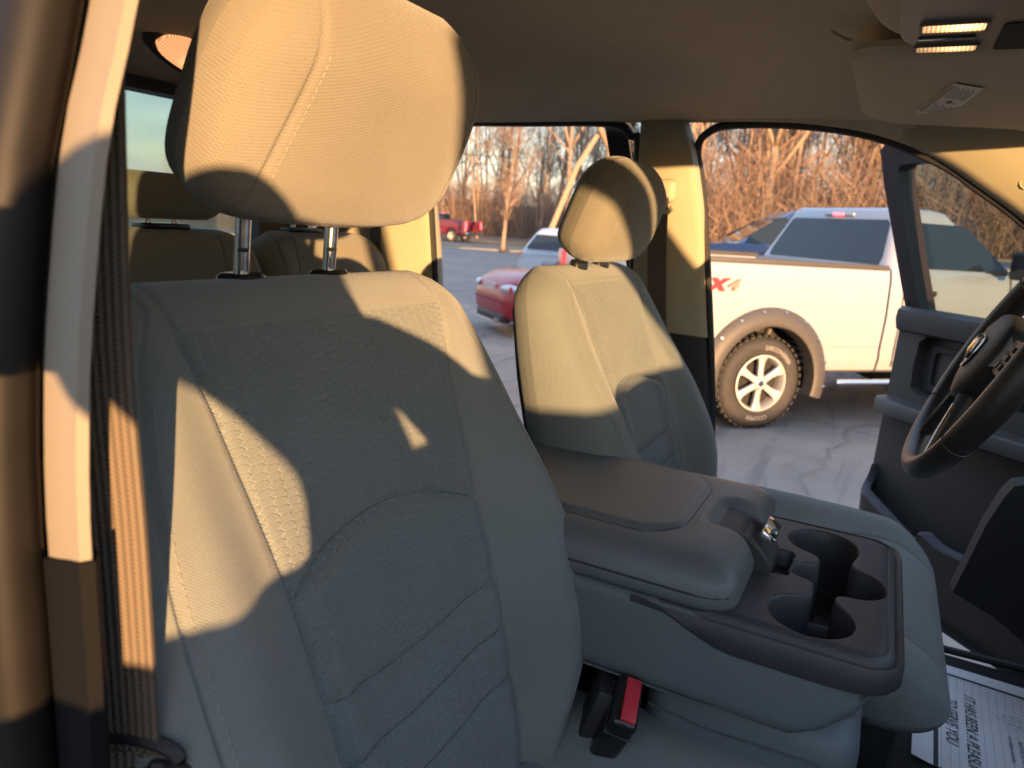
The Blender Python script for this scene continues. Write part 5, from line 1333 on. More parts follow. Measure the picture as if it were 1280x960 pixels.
def car(root, body, L=4.2, W=1.75, secs=None, cabin=None, R=.31, wb=2.5, rear_over=.8, glassm=None):
    """smooth body from stations; x forward from rear axle; body centre line y=W/2"""
    mb = MB(); c = W / 2; rings = []
    for x, zt, hw, zb in secs:
        h = c * hw; pr = [(0, zb), (.75, zb), (.95, zb + .06), (1.0, zb + (zt - zb) * .45), (.985, zb + (zt - zb) * .7), (.90, zt - .05), (.72, zt - .008), (.3, zt + .006), (0, zt + .01)]
        rings.append([(x, c - h * a, z) for a, z in pr[:]] + [(x, c + h * a, z) for a, z in reversed(pr[1:-1])])
    # smooth along x
    out = []
    for i in range(len(rings) - 1):
        for k in range(4):
            t = k / 4; tt = t
            p0 = rings[max(i - 1, 0)]; p1 = rings[i]; p2 = rings[i + 1]; p3 = rings[min(i + 2, len(rings) - 1)]
            r = []
            for a, b, cc, d in zip(p0, p1, p2, p3):
                a, b, cc, d = map(Vector, (a, b, cc, d)); r.append(0.5 * (2 * b + (cc - a) * t + (2 * a - 5 * b + 4 * cc - d) * t * t + (3 * b - a - 3 * cc + d) * t ** 3))
            out.append(r)
    out.append([Vector(p) for p in rings[-1]])
    mb.loft(out); b = mb.build('body', body, root, sharp=50)
    cuts = []
    for x in (0, wb): m2 = MB(); m2.tube([(x, -.3, R * 1.02), (x, W + .3, R * 1.02)], R * 1.14, 40); cuts.append(m2.build('c', body, root))
    boolean(b, cuts)
    mb = MB(); mb.box2((-R * 1.1, .25, .2), (wb + R * 1.1, W - .25, .55)); mb.build('underside', M['dark'], root)
    for (x, y, s) in ((0, .03, -1), (0, W - .03, 1), (wb, .03, -1), (wb, W - .03, 1)): wheel(root, x, y, R, .2, s, 5, .66, None, False)
    return b

# red roadster, tail towards us
r = thing('sports_car', (-3.93, 9.3, 0), 'red two-seat roadster with round tail, parked beyond the near truck, left of the far headrest', 'car', rz=R_(51), world=False)
car(r, M['redpaint'], W=1.72, R=.31, wb=2.33, secs=[(-.88, .62, .60, .40), (-.84, .70, .74, .30), (-.74, .815, .86, .24), (-.5, .90, .95, .20), (-.1, .935, 1.0, .20), (.4, .90, .98, .18), (1.4, .86, .97, .18), (1.9, .86, 1.0, .18), (2.6, .80, .95, .20), (3.0, .66, .82, .24), (3.12, .52, .66, .3)])
W_ = 1.72
mb = MB(); rings = []
for z, x0, x1, h in ((.88, .32, 1.55, .66), (1.0, .42, 1.35, .60), (1.12, .55, 1.15, .54), (1.19, .68, 1.02, .46), (1.20, .78, .95, .36)): rings.append([(a, b, z) for a, b in rrect(x0, W_ / 2 - h, x1, W_ / 2 + h, .09, 5)])
mb.loft(rings); mb.build('soft_top', M['black'], r)
mb = MB(); pane(mb, [(1.50, W_ / 2 - .58, .90), (1.50, W_ / 2 + .58, .90), (1.14, W_ / 2 + .46, 1.14), (1.14, W_ / 2 - .46, 1.14)], (.01, 0, .01)); mb.build('windshield', M['carglass'], r)
def blob_(c, r, n=16, yaw=0.0):
    mb = MB(); R3 = Matrix.Rotation(yaw, 3, 'Z'); rings = []
    for i in range(1, n):
        t = PI * i / n; rings.append([Vector(c) + R3 @ Vector((r[0] * math.cos(t), r[1] * math.sin(t) * math.cos(2 * PI * k / 24), r[2] * math.sin(t) * math.sin(2 * PI * k / 24))) for k in range(24)])
    mb.loft(rings); return mb
for sg in (-1, 1):
    y = W_ / 2 + sg * .60; blob_((-.795, y, .70), (.055, .165, .062), yaw=-sg * .55).build('tail_light', M['clear'], r)
    for dy, rr_ in ((-.065, .045), (.05, .050)):
        blob_((-.838 + .62 * (abs(dy + .02) * .25 + (.035 if dy > 0 else -.012)), y + dy * sg, .70), (.022, rr_, .042), yaw=-sg * .55).build('light_lens', M['lamp'], r)
mb = MB(); mb.prism(rrect(W_ / 2 - .19, .62, W_ / 2 + .19, .745, .03), lambda a, b: (-.872, a, b), lambda a, b: (-.84, a, b)); mb.build('plate_recess', simple('plate_pink', (.55, .38, .36), .5), r)
mb = MB(); mb.box2((-.868, .34, .20), (-.70, W_ - .34, .335), bev=.04); mb.build('valance', M['black'], r)
mb = MB(); mb.tube([(-.876, .25, .50), (-.882, W_ / 2, .505), (-.876, W_ - .25, .50)], .006, 6); mb.build('bumper_seam', M['dark'], r)
mb = MB(); mb.tube([(-.7, .45, .24), (-.93, .45, .24)], .04, 14); mb.build('exhaust', M['steel'], r)

# silver hatch: wide tail, glass and spoiler, beyond the roadster
h = thing('hatchback', (-4.9, 13.9, 0), 'pale silver hatchback tail half hidden behind the far front seat, left red lamp showing', 'car', rz=R_(84), world=False)
car(h, M['silver'], W=1.85, R=.35, wb=2.75, secs=[(-.95, .70, .80, .40), (-.92, .95, .92, .30), (-.86, 1.06, .97, .26), (-.3, 1.08, 1.0, .24), (.6, 1.07, 1.0, .22), (1.8, 1.06, 1.0, .22), (2.6, 1.0, 1.0, .22), (3.3, .92, .95, .25), (3.65, .76, .85, .3)])
W_ = 1.85; mb = MB(); rings = []
for z, x0, x1, hh in ((1.04, -.86, 2.55, .86), (1.20, -.78, 2.15, .80), (1.42, -.64, 1.70, .70), (1.52, -.52, 1.50, .64), (1.55, -.30, 1.3, .56)): rings.append([(a, b, z) for a, b in rrect(x0, W_ / 2 - hh, x1, W_ / 2 + hh, .14, 5)])
mb.loft(rings); mb.build('cabin', M['silver'], h)
mb = MB(); pane(mb, [(-.845, .22, 1.12), (-.845, W_ - .22, 1.12), (-.665, W_ - .34, 1.40), (-.665, .34, 1.40)], (-.012, 0, .004)); mb.build('rear_window', M['carglass'], h)
for sg in (-1, 1): mb = MB(); y = W_ / 2 + sg * .80; mb.box((-.885, y, .90), (.06, .10, .27), bev=.025); mb.build('tail_light', M['lamp'], h)
mb = MB(); mb.box((-.965, W_ / 2, .84), (.02, .5, .13), bev=.006); mb.build('number_plate', M['white'], h)
mb = MB(); mb.box2((-1.02, .12, .34), (-.86, W_ - .12, .60), bev=.05); mb.build('rear_bumper', M['silver'], h)
for sg in (-1, 1):
    mb = MB(); y = W_ / 2 + sg * .765; pane(mb, [(-.4, y, 1.14), (1.6, y, 1.14), (1.35, y - sg * .04, 1.40), (-.3, y - sg * .05, 1.40)], (0, .03 * sg, .004)); mb.build('side_window', M['carglass'], h)

# red car at the far right behind the white truck's hood
k_ = thing('parked_car', (3.0, 15.2, 0), 'bright red car mostly hidden beyond the hood of the white truck at the right', 'car', rz=R_(175), world=False)
car(k_, M['redpaint'], W=1.85, R=.35, wb=2.75, secs=[(-.95, .70, .80, .40), (-.92, .95, .92, .30), (-.86, 1.06, .97, .26), (-.3, 1.08, 1.0, .24), (.6, 1.07, 1.0, .22), (1.8, 1.06, 1.0, .22), (2.6, 1.0, 1.0, .22), (3.3, .92, .95, .25), (3.65, .76, .85, .3)])
W_ = 1.85; mb = MB(); rings = []
for z, x0, x1, hh in ((1.04, -.86, 2.55, .86), (1.20, -.78, 2.15, .80), (1.42, -.64, 1.70, .70), (1.52, -.52, 1.50, .64), (1.55, -.30, 1.3, .56)): rings.append([(a, b, z) for a, b in rrect(x0, W_ / 2 - hh, x1, W_ / 2 + hh, .14, 5)])
mb.loft(rings); mb.build('cabin', M['carglass'], k_)
mb = MB(); mb.box2((-.4, .3, 1.53), (1.2, W_ - .3, 1.57), bev=.02); mb.build('roof', M['redpaint'], k_)
# ------------------------------------------------------------------ ground
def ground_mat():
    m = NT('lot_concrete'); co = m.coords('Object')
    big = m.noise(co, .35, 5, .6); mid = m.noise(co, 2.2, 6, .62); fin = m.noise(co, 60, 3, .7)
    base = m.ramp(mid, [(.28, (.20, .165, .14)), (.5, (.265, .222, .19)), (.75, (.32, .27, .235))])
    base = m.mix(m.ramp(big, [(.35, (0, 0, 0)), (.62, (.55, .55, .55))]), base, (.15, .135, .12))
    # oil drip trails and stains stretched along the drive direction
    mp = m.n('ShaderNodeMapping'); mp.inputs['Scale'].default_value = (2.2, .22, 1); mp.inputs['Rotation'].default_value = (0, 0, R_(6)); m.l(co, mp.inputs[0])
    st = m.noise(mp.outputs[0], 1.7, 5, .6, dist=.6); base = m.mix(m.ramp(st, [(.54, (0, 0, 0)), (.64, (.7, .7, .7))]), base, (.10, .088, .085))
    sp = m.noise(co, 14, 2); base = m.mix(m.ramp(sp, [(.64, (0, 0, 0)), (.72, (.4, .4, .4))]), base, (.12, .11, .105))
    # cracks
    nz = m.noise(co, 1.3, 4, .6, col=True); w = m.vmath('ADD', co, m.vmath('SCALE', nz)); w.node.inputs[1].default_value = (0, 0, 0)
    sc = m.vmath('SCALE', nz); sc.node.inputs[3].default_value = .5; wv = m.vmath('ADD', co, sc)
    cr = m.voro(wv, .42, 'DISTANCE_TO_EDGE'); line = m.ramp(cr, [(0, (1, 1, 1)), (.008, (.5, .5, .5)), (.02, (0, 0, 0))])
    base = m.mix(m.math('MULTIPLY', line, .32), base, (.07, .06, .058))
    base = m.mix(m.math('MULTIPLY', fin, .35), base, (.26, .24, .215), 'MIX')
    m.color(base); m.set(Roughness=.8)
    hgt = m.math('SUBTRACT', m.math('ADD', m.math('MULTIPLY', mid, .5), m.math('MULTIPLY', fin, .25)), m.math('MULTIPLY', line, .6))
    m.l(m.bump(hgt, .8, .03), m.b.inputs['Normal']); return m.mat
def sheet(name, poly, z, mat, label=None):
    mb = MB(); mb.add([(x, y, z) for x, y in poly], [tuple(range(len(poly)))]); o = mb.build(name, mat, None, smooth=False, recalc=False); o['kind'] = 'structure'
    if label: o['label'] = label
    return o
def grass_mat(name, a, b):
    m = NT(name); co = m.coords('Object'); f = m.noise(co, .5, 6, .65); g = m.noise(co, 9, 4, .7)
    c = m.mix(g, a, b); m.color(m.mix(m.ramp(f, [(.4, (0, 0, 0)), (.65, (.7, .7, .7))]), c, [x * .55 for x in a])); m.set(Roughness=.95)
    m.l(m.bump(g, 1.0, .08), m.b.inputs['Normal']); return m.mat
M['field'] = grass_mat('dry_field', (.16, .10, .055), (.24, .16, .085)); M['lawn'] = grass_mat('dormant_lawn', (.17, .15, .05), (.28, .22, .09)); M['litter'] = grass_mat('leaf_litter', (.15, .085, .05), (.24, .13, .08))
M['lot'] = ground_mat(); M['road'] = simple('road_asphalt', (.13, .125, .125), .85, var=.15, scale=2)
# everything beyond the lot: field, large enough for the horizon
sheet('ground', [(-900, -900), (900, -900), (900, 900), (-900, 900)], -.03, M['field'])
# far line runs from (-33,30) direction roughly parallel to the far edge of the lot
e0 = Vector((-40, 17)); ed = Vector((math.cos(R_(38)), math.sin(R_(38)))); en = Vector((-ed.y, ed.x))
def strip(name, a, b, z, mat, t0=-400, t1=300, ch=None):
    P = [e0 + en * a + ed * t0, e0 + en * a + ed * t1, e0 + en * b + ed * t1, e0 + en * b + ed * t0]; return sheet(name, [(p.x, p.y) for p in P], z, mat)
strip('parking_lot', -220, 0, 0, M['lot'])
kb = MB()
for t in range(-60, 60, 4):
    p = e0 + en * .08 + ed * (t + 2); kb.box((p.x, p.y, .05), (3.99, .15, .14), 0, Matrix.Rotation(R_(38), 4, 'Z'), .015)
tag(kb.build('kerb', simple('kerb_concrete', (.34, .32, .29), .85, var=.12), None), kind='structure')
strip('grass_verge', .15, 3.2, .09, M['lawn']); strip('road', 3.4, 10.5, .02, M['road']); strip('lawn', 10.7, 17, .06, M['lawn']); strip('leaf_litter_ground', 17, 70, .05, M['litter'])
for off in (3.55, 10.3):
    strip('road_marking', off, off + .12, .026, simple('road_paint', (.7, .7, .68), .7, var=.1))

# ------------------------------------------------------------------ bare trees
def bark_mat(name, c):
    m = NT(name); g = m.n('ShaderNodeNewGeometry').outputs['Position']; mp = m.n('ShaderNodeMapping'); mp.inputs['Scale'].default_value = (1, 1, .25); m.l(g, mp.inputs[0])
    f = m.noise(mp.outputs[0], 9, 4, .65); oi = m.n('ShaderNodeObjectInfo').outputs['Random']
    c1 = m.ramp(f, [(.3, [x * .55 for x in c]), (.7, [min(1, x * 1.25) for x in c])]); m.color(m.mix(m.math('MULTIPLY', oi, .45), c1, (c[0] * .8, c[1] * .9, c[2] * 1.25)))
    m.set(Roughness=.95); m.l(m.bump(f, .8, .03), m.b.inputs['Normal']); return m.mat
M['bark'] = bark_mat('bark', (.27, .20, .14)); M['twig'] = bark_mat('twig_bark', (.30, .20, .13))
def grow(seed, height, r0, spread=1.0, first=.25, lean=0.0, n1=16, dense=1.0, fork=0):
    rnd = random.Random(seed); tr = MB(); cr = MB()
    def path(p, d, L, n, wob, up):
        P = [p.copy()]; d = d.normalized()
        for _ in range(n):
            d = (d + Vector((rnd.uniform(-wob, wob), rnd.uniform(-wob, wob), rnd.uniform(-wob, wob) + up))).normalized(); p = p + d * (L / n); P.append(p)
        return P
    base_d = Vector((lean * rnd.uniform(.4, 1) * rnd.choice((-1, 1)), lean * rnd.uniform(-1, 1), 1))
    main = path(Vector((0, 0, -.1)), base_d, height, 12, .05, .02)
    rad = [r0 * (1 - .86 * (i / 12)) * (1.25 if i == 0 else 1) for i in range(13)]; tr.tube(main, rad, 8)
    limbs = []
    if fork:
        for k in range(fork):
            i = rnd.choice((3, 4, 5)); an = rnd.uniform(0, 2 * PI); P = path(main[i], Vector((math.cos(an) * .55, math.sin(an) * .55, 1)), height * .6, 9, .09, .05); rr = [rad[i] * .72 * (1 - .85 * j / 9) for j in range(10)]; tr.tube(P, rr, 7); limbs.append((P, rr))
    def branch(p, d, L, r, lvl):
        n = (7, 5, 4, 3)[lvl]; P = path(p, d, L, n, (.16, .22, .28, .3)[lvl], (.06, .04, .02, 0)[lvl]); rr = [r * (1 - .8 * i / n) for i in range(n + 1)]
        cr.tube(P, rr, (5, 4, 3, 3)[lvl], caps=False)
        if lvl < 3:
            m = max(1, int((5, 5, 4)[lvl] * dense * rnd.uniform(.8, 1.3)))
            for _ in range(m):
                i = rnd.randint(max(1, n // 4), n); t = (P[i] - P[i - 1]).normalized(); side = Vector((rnd.uniform(-1, 1), rnd.uniform(-1, 1), rnd.uniform(-.4, .9))).normalized()
                branch(P[i], t * .75 + side * .85, L * rnd.uniform(.38, .62), max(.006, rr[i] * .62), lvl + 1)
    allp = [(main, rad)] + limbs
    for k in range(n1):
        P, rr = allp[k % len(allp)]; lo = max(1, int(first * (len(P) - 1))) if P is main else 2
        i = rnd.randint(lo, len(P) - 2); f = rnd.random(); p = P[i].lerp(P[i + 1], f); an = rnd.uniform(0, 2 * PI)
        L = height * .30 * spread * rnd.uniform(.6, 1.15) * (1.1 - .55 * i / len(P)); branch(p, Vector((math.cos(an), math.sin(an), rnd.uniform(.25, .9))), L, max(.018, rr[i] * .45), 0)
    return tr, cr
protos = []
specs = [(1, 17, .15, .8, .25, .04, 15, .9, 0), (2, 19, .19, .9, .3, .06, 16, .9, 2), (3, 15, .11, .7, .2, .08, 14, .9, 0), (4, 18, .24, 1.1, .22, .05, 16, 1.0, 3), (5, 16, .10, .6, .35, .12, 12, .8, 0), (6, 20, .16, .7, .15, .05, 17, .9, 1), (7, 14, .09, .8, .12, .10, 15, 1.0, 0), (8, 17, .13, .8, .18, .09, 15, .9, 1)]
def tree(proto, loc, rz, sc, label, group, cat='tree', name='bare_tree'):
    root = thing(name, loc, label, cat, group, rz, world=False); root.scale = (sc, sc, sc)
    if isinstance(proto, tuple) and isinstance(proto[0], MB):
        a = proto[0].build('trunk', M['bark'], root, sharp=0); b = proto[1].build('crown', M['twig'], root, sharp=0, recalc=False); return root, a, b
    for o in proto:
        c = o.copy(); COL.objects.link(c); c.parent = root
    return root
meshes = []
def polar(az_left, dist):     # az_left: degrees to the rear of straight across
    a = R_(az_left); return (-math.sin(a) * dist, math.cos(a) * dist)
rnd = random.Random(11); cnt = 0
LW = 'bare brown tree standing in the thick wood behind the white truck'
LL = 'bare brown tree in the wood beyond the distant road'
def place(az, dist, sc=None, k=None, label=None, group=None):
    global cnt
    x, y = polar(az, dist); k = rnd.randrange(len(specs)) if k is None else k
    sc = sc or rnd.uniform(.85, 1.25); cnt += 1
    wood = az < 16
    lab = label or (LW if wood else LL); g = group or ('trees of the wood behind the white truck' if wood else 'trees beyond the distant road')
    if not any(kk == k for kk, _ in meshes):
        r_, a, b = tree(grow(*specs[k]), (x, y, 0), rnd.uniform(0, 6.28), sc, lab, g); meshes.append((k, (a, b))); return r_
    pr = [p for kk, p in meshes if kk == k][0]
    return tree(pr, (x, y, 0), rnd.uniform(0, 6.28), sc, lab, g)
# thick wood on the right
for i in range(185):
    az = rnd.uniform(-17, 16); d = 40 + 45 * rnd.random() ** 1.3; place(az, d)
# thinner wood on the left, beyond the road
for i in range(70):
    az = rnd.uniform(17, 38); d = 70 + 45 * rnd.random(); place(az, d, rnd.uniform(.8, 1.2))
for i in range(14):
    az = rnd.uniform(42, 62); place(az, rnd.uniform(120, 170), rnd.uniform(.45, .65), None, 'small bare tree on the horizon seen through the back window', 'trees on the horizon through the back window')
# named single trees
place(8.6, 38, 1.0, 3, 'thick forked bare tree, nearest of the wood, above the bed of the white truck', 'trees of the wood behind the white truck')
place(21.0, 39, 1.25, 3, 'broad forked bare tree with heavy limbs left of the far headrest', 'trees beyond the distant road')
place(23.5, 52, 1.1, 1, 'tall bare tree right of the young verge tree', 'trees beyond the distant road')
place(30.5, 60, 1.05, 4, 'slender bare tree above the maroon truck', 'trees beyond the distant road')
tr, cr = grow(21, 8.2, .12, .85, .22, .01, 26, 1.15, 0)
gx, gy = -18.2, 33.6
tree((tr, cr), (gx, gy, .05), 1.0, 1.0, 'young bare tree with straight trunk on the verge at the edge of the lot', None)
# brush and thicket filling the wood: uncountable
def thicket(name, az0, az1, d0, d1, n, h, seed, mat):
    rr = random.Random(seed); mb = MB()
    for _ in range(n):
        az = rr.uniform(az0, az1); d = rr.uniform(d0, d1); x, y = polar(az, d); p = Vector((x, y, -.05)); H = h * rr.uniform(.25, 1) ; dd = Vector((rr.uniform(-.35, .35), rr.uniform(-.35, .35), 1)); P = [p]
        for k in range(4):
            dd = (dd + Vector((rr.uniform(-.28, .28), rr.uniform(-.28, .28), 0))).normalized(); P.append(P[-1] + dd * H / 4)
        r = rr.uniform(.012, .035); mb.tube(P, [r, r * .8, r * .6, r * .45, r * .25], 3, caps=False)
        for k in (1, 2, 3, 3):
            q = P[k]; e = Vector((rr.uniform(-1, 1), rr.uniform(-1, 1), rr.uniform(.2, 1))).normalized() * H * .3; mb.tube([q, q + e * .5 + Vector((0, 0, .05)), q + e], [r * .6, r * .45, r * .25], 3, caps=False)
    o = mb.build(name, mat, None, recalc=False, sharp=0); o['kind'] = 'stuff'; return o
t1 = thicket('brush_thicket', -18, 17, 33, 80, 5800, 7.0, 5, M['twig']); t1['label'] = 'tangled brown brush filling the wood behind the white truck'; t1['category'] = 'brush'
t2 = thicket('brush_thicket', 16, 40, 70, 118, 4200, 7.0, 6, M['twig']); t2['label'] = 'brown brush and saplings beyond the distant road'; t2['category'] = 'brush'
# evergreen, dark, behind the big tree
def evergreen(loc, h, label):
    root = thing('evergreen_tree', loc, label, 'tree', None, 0, world=False); rr = random.Random(3)
    mb = MB(); mb.tube([(0, 0, 0), (0, 0, h)], [.22, .03], 8); mb.build('trunk', M['bark'], root)
    mb = MB()
    for k in range(2600):
        z = rr.uniform(.12, 1) ** .9 * h; R = (1 - z / h) * h * .24 + .15; an = rr.uniform(0, 2 * PI); r = R * rr.uniform(.35, 1.05); c = Vector((r * math.cos(an), r * math.sin(an), z - r * .25)); u = Vector((math.cos(an), math.sin(an), -.35)).normalized() * rr.uniform(.25, .5); w = Vector((-math.sin(an), math.cos(an), rr.uniform(-.3, .3))) * rr.uniform(.08, .16)
        mb.add([c - w * .4, c + u * .6 - w, c + u, c + u * .6 + w], [(0, 1, 2, 3)])
    m = simple('needles', (.035, .055, .03), .9, var=.3); mb.build('crown', m, root, smooth=False, recalc=False)
x, y = polar(19.6, 62); evergreen((x, y, 0), 13, 'dark evergreen tree behind the heavy-limbed bare tree')
# poles and wire
M['wood'] = simple('pole_wood', (.30, .22, .15), .9, var=.2, scale=8)
lp = thing('leaning_pole', polar(25.4, 33) + (0,), 'leaning wooden pole rising over the silver hatchback', 'pole')
x0, y0 = polar(25.6, 33); x1, y1 = polar(22.3, 33.5)
mb = MB(); mb.tube([(x0, y0, -.1), (x0 * .25 + x1 * .75, y0 * .25 + y1 * .75, 4.2), (x1 + .35, y1, 5.6)], [.15, .13, .12], 12); mb.build('shaft', M['wood'], lp); mb = MB(); mb.box((x0, y0, .1), (1.6, .5, .3), bev=.05); mb.build('footing', simple('footing_wood', (.3, .2, .12), .9), lp)
def upole(x, y, h, label):
    r_ = thing('utility_pole', (x, y, 0), label, 'utility pole'); mb = MB(); mb.tube([(x, y, -.1), (x, y, h)], [.16, .11], 12); mb.build('shaft', M['wood'], r_)
    mb = MB(); mb.box((x, y, h - .6), (2.0, .1, .12), 0, Matrix.Rotation(R_(38), 4, 'Z')); mb.build('crossarm', M['wood'], r_)
pa = Vector(polar(-30, 58)); pb = Vector(polar(46, 62))
upole(pa.x, pa.y, 7.0, 'wooden utility pole out past the open far door'); upole(pb.x, pb.y, 7.0, 'wooden utility pole beyond the rear of the cab')
for dz, lab in ((0, 'lower black wire strung in front of the wood'), (.55, 'upper black wire strung in front of the wood')):
    mb = MB(); P = []
    for k in range(31):
        t = k / 30; p = pa.lerp(pb, t); P.append((p.x, p.y, 6.2 + dz - 1.1 * 4 * t * (1 - t) + dz * .3 * math.sin(t * 4)))
    mb.tube(P, .022, 6); tag(mb.build('power_line', M['black'], None), lab, 'power line', 'wires in front of the wood')
# wire seen through the back window
mb = MB(); P = [(-40, 21 + k * 1.2, 9.2 - .9 * math.sin(PI * k / 30) + k * .03) for k in range(31)]
mb.tube(P, .022, 6); tag(mb.build('power_line', M['black'], None), 'thin black wire crossing the sky in the back window', 'power line')
# lot light reflected in the white truck's rear window
lx = thing('parking_lot_light', (-36, 8.5, 0), 'tall double-armed parking lot light pole behind the cab', 'light pole')
mb = MB(); mb.tube([(-36, 8.5, 0), (-36, 8.5, 9.5)], [.14, .08], 12); mb.tube([(-36, 7.0, 9.7), (-36, 8.5, 9.45), (-36, 10.0, 9.7)], .05, 8); mb.build('mast', M['black'], lx)
mb = MB(); mb.box((-36, 6.8, 9.7), (.4, .7, .12), bev=.03); mb.box((-36, 10.2, 9.7), (.4, .7, .12), bev=.03); mb.build('lamp_head', M['black'], lx)
# two low houses behind the road
def house(az, dist, W, D, H, ang, label, wall, roofc, name='house'):
    x, y = polar(az, dist); root = thing(name, (x, y, 0), label, 'house', 'houses beyond the road', R_(ang), world=False)
    mb = MB(); mb.box2((-W / 2, -D / 2, 0), (W / 2, D / 2, H)); mb.prism([(-D / 2, H), (D / 2, H), (0, H + D * .22)], lambda a, b: (-W / 2 + .01, a, b), lambda a, b: (W / 2 - .01, a, b)); mb.build('wall', wall, root, smooth=False)
    mb = MB(); 
    for s in (-1, 1): mb.prism([(-D / 2 - .5, H - .22), (0, H + D * .22), (0, H + D * .22 + .18), (-D / 2 - .5, H - .04)], lambda a, b: (-W / 2 - .5, s * a, b), lambda a, b: (W / 2 + .5, s * a, b))
    r_ = mb.build('roof', roofc, root, smooth=False)
    for i, u in enumerate((-.36, -.12, .14, .37)):
        mb = MB()
        if i == 2:
            mb.box((u * W, -D / 2 - .03, 1.05), (.95, .06, 2.1)); mb.build('door', M['white'], root, smooth=False)
        else:
            mb.frame(rrect(u * W - .75, .95, u * W + .75, 2.15, .01, 1), rrect(u * W - .65, 1.05, u * W + .65, 2.05, .01, 1), lambda a, b: (a, -D / 2 - .05, b), lambda a, b: (a, -D / 2 + .02, b)); wn = mb.build('window', M['white'], root, smooth=False)
            mb = MB(); mb.box((u * W, -D / 2 - .012, 1.55), (1.3, .02, 1.0)); mb.build('pane', M['carglass'], wn, smooth=False)
    for u in (-.45, -.22, .03, .25, .45): mb = MB(); mb.box((u * W, -D / 2 - 1.3, H / 2), (.14, .14, H)); mb.build('porch_post', M['white'], root, smooth=False)
    mb = MB(); mb.box((0, -D / 2 - .9, H + .04), (W * .96, 1.9, .12)); mb.build('porch_roof', roofc, root, smooth=False)
m_roof1 = simple('shingle_dark', (.055, .05, .058), .9, var=.25, scale=6); m_roof2 = simple('shingle_grey', (.09, .085, .09), .9, var=.2, scale=6)
m_sid = simple('siding_grey', (.16, .155, .16), .8, var=.1); m_sid2 = simple('siding_brown', (.10, .07, .055), .8, var=.1)
house(25.6, 150, 12, 9, 2.7, 28, 'low grey house with white posts right of the young verge tree', m_sid, m_roof2)
house(30.6, 135, 11, 10, 2.6, 30, 'low brown house with dark roof behind the maroon truck', m_sid2, m_roof1)
# unseen bank added behind the photographer side to shade the lot
bank = MB(); rings = []
for k in range(41):
    t = -40 + 110 * k / 40; sx, sy = .616, -.788; cx0 = Vector((0, 0)) + Vector((sx, sy)) * BANK_D + Vector((.788, .616)) * t
    hh = BANK_H + .15 * math.sin(k * 1.1) + .1 * math.sin(k * 2.7)
    ring = []
    for a, b in ((-5, 0), (-3.2, .45), (-1.2, .92), (0, 1), (1.5, .9), (4, .4), (6, 0)): p = cx0 + Vector((sx, sy)) * a; ring.append((p.x, p.y, -.05 + hh * b))
    rings.append(ring)
bank.loft(rings, closed=False, caps=False); tag(bank.build('added_shade_bank', M['lawn'], None), kind='structure')
# ------------------------------------------------------------------ light, sky, camera
w = bpy.data.worlds.new('World'); S.world = w; w.use_nodes = True; nt = w.node_tree
sky = nt.nodes.new('ShaderNodeTexSky'); sky.sky_type = 'NISHITA'; sky.sun_disc = False; sky.sun_elevation = R_(SUN_EL); sky.sun_rotation = R_(SUN_ROT)
sky.altitude = 100; sky.air_density = 1.0; sky.dust_density = .8; sky.ozone_density = 1.2
bg = nt.nodes['Background']; bg.inputs[1].default_value = SKY
# thin streaky cloud mixed into the sky
tc = nt.nodes.new('ShaderNodeTexCoord'); mp = nt.nodes.new('ShaderNodeMapping'); mp.inputs['Scale'].default_value = (1.5, 1.5, 7); nt.links.new(tc.outputs['Generated'], mp.inputs[0])
nz = nt.nodes.new('ShaderNodeTexNoise'); nz.inputs['Scale'].default_value = 2.6; nz.inputs['Detail'].default_value = 7; nz.inputs['Roughness'].default_value = .6; nt.links.new(mp.outputs[0], nz.inputs[0])
rp = nt.nodes.new('ShaderNodeValToRGB'); rp.color_ramp.elements[0].position = .30; rp.color_ramp.elements[0].color = (.8, .8, .8, 1); rp.color_ramp.elements[1].position = .72; rp.color_ramp.elements[1].color = (.95, .95, .95, 1); nt.links.new(nz.outputs[0], rp.inputs[0])
sp = nt.nodes.new('ShaderNodeSeparateXYZ'); nt.links.new(tc.outputs['Generated'], sp.inputs[0])
gr = nt.nodes.new('ShaderNodeValToRGB'); nt.links.new(sp.outputs[2], gr.inputs[0]); cr = gr.color_ramp
while len(cr.elements) < 5: cr.elements.new(.5)
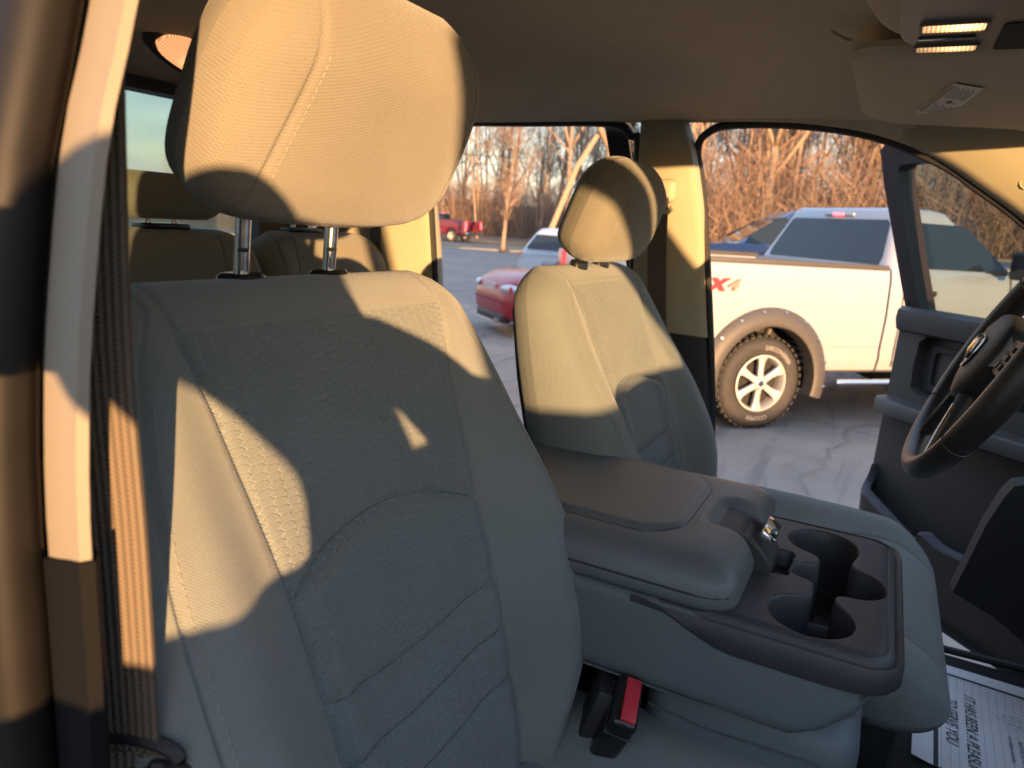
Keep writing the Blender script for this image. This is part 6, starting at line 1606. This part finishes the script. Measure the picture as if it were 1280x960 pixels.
for e, (q, c_) in zip(cr.elements, [(0.0, (.50, .49, .51)), (.06, (.46, .49, .54)), (.2, (.40, .48, .60)), (.5, (.52, .66, .95)), (1.0, (.50, .68, 1.05))]): e.position = q; e.color = (c_[0] * CLOUD, c_[1] * CLOUD, c_[2] * CLOUD, 1)
mx = nt.nodes.new('ShaderNodeMix'); mx.data_type = 'RGBA'; nt.links.new(gr.outputs[0], mx.inputs[7]); nt.links.new(rp.outputs[0], mx.inputs[0]); nt.links.new(sky.outputs[0], mx.inputs[6]); nt.links.new(mx.outputs[2], bg.inputs[0])
sd = bpy.data.lights.new('sun', 'SUN'); sd.energy = SUN_E; sd.angle = R_(.5); sd.color = SUN_C
so = bpy.data.objects.new('sun', sd); COL.objects.link(so)
el = R_(SUN_EL); azm = R_(SUN_ROT); to_sun = Vector((math.sin(azm) * math.cos(el), math.cos(azm) * math.cos(el), math.sin(el)))
so.rotation_euler = to_sun.to_track_quat('Z', 'Y').to_euler()

cam = bpy.data.cameras.new('camera'); co = bpy.data.objects.new('camera', cam); COL.objects.link(co); S.camera = co
a = R_(27); p = math.atan((480 - 277) / 888); rho = R_(3.8)
Fw = Vector((-math.sin(a) * math.cos(p), math.cos(a) * math.cos(p), -math.sin(p))); R0 = Vector((math.cos(a), math.sin(a), 0)); U0 = R0.cross(Fw)
U = U0 * math.cos(rho) - R0 * math.sin(rho); Rr = R0 * math.cos(rho) + U0 * math.sin(rho)
mm = Matrix((Rr, U, -Fw)).transposed().to_4x4(); mm.translation = Vector((0, 0, 1.63)); co.matrix_world = mm
cam.sensor_width = 36; cam.lens = 36 * 888 / 1280; cam.clip_start = .02; cam.clip_end = 3000
cam.dof.use_dof = True; cam.dof.focus_distance = .80; cam.dof.aperture_fstop = 8.0
S.view_settings.view_transform = 'Standard'; S.view_settings.look = 'None'; S.view_settings.exposure = EXPO; S.view_settings.gamma = 1
S.cycles.use_denoising = True; S.cycles.max_bounces = 8; S.cycles.diffuse_bounces = 5; S.cycles.glossy_bounces = 3; S.cycles.transmission_bounces = 4; S.cycles.transparent_max_bounces = 12
S.cycles.caustics_reflective = False; S.cycles.caustics_refractive = False; S.cycles.sample_clamp_indirect = 6
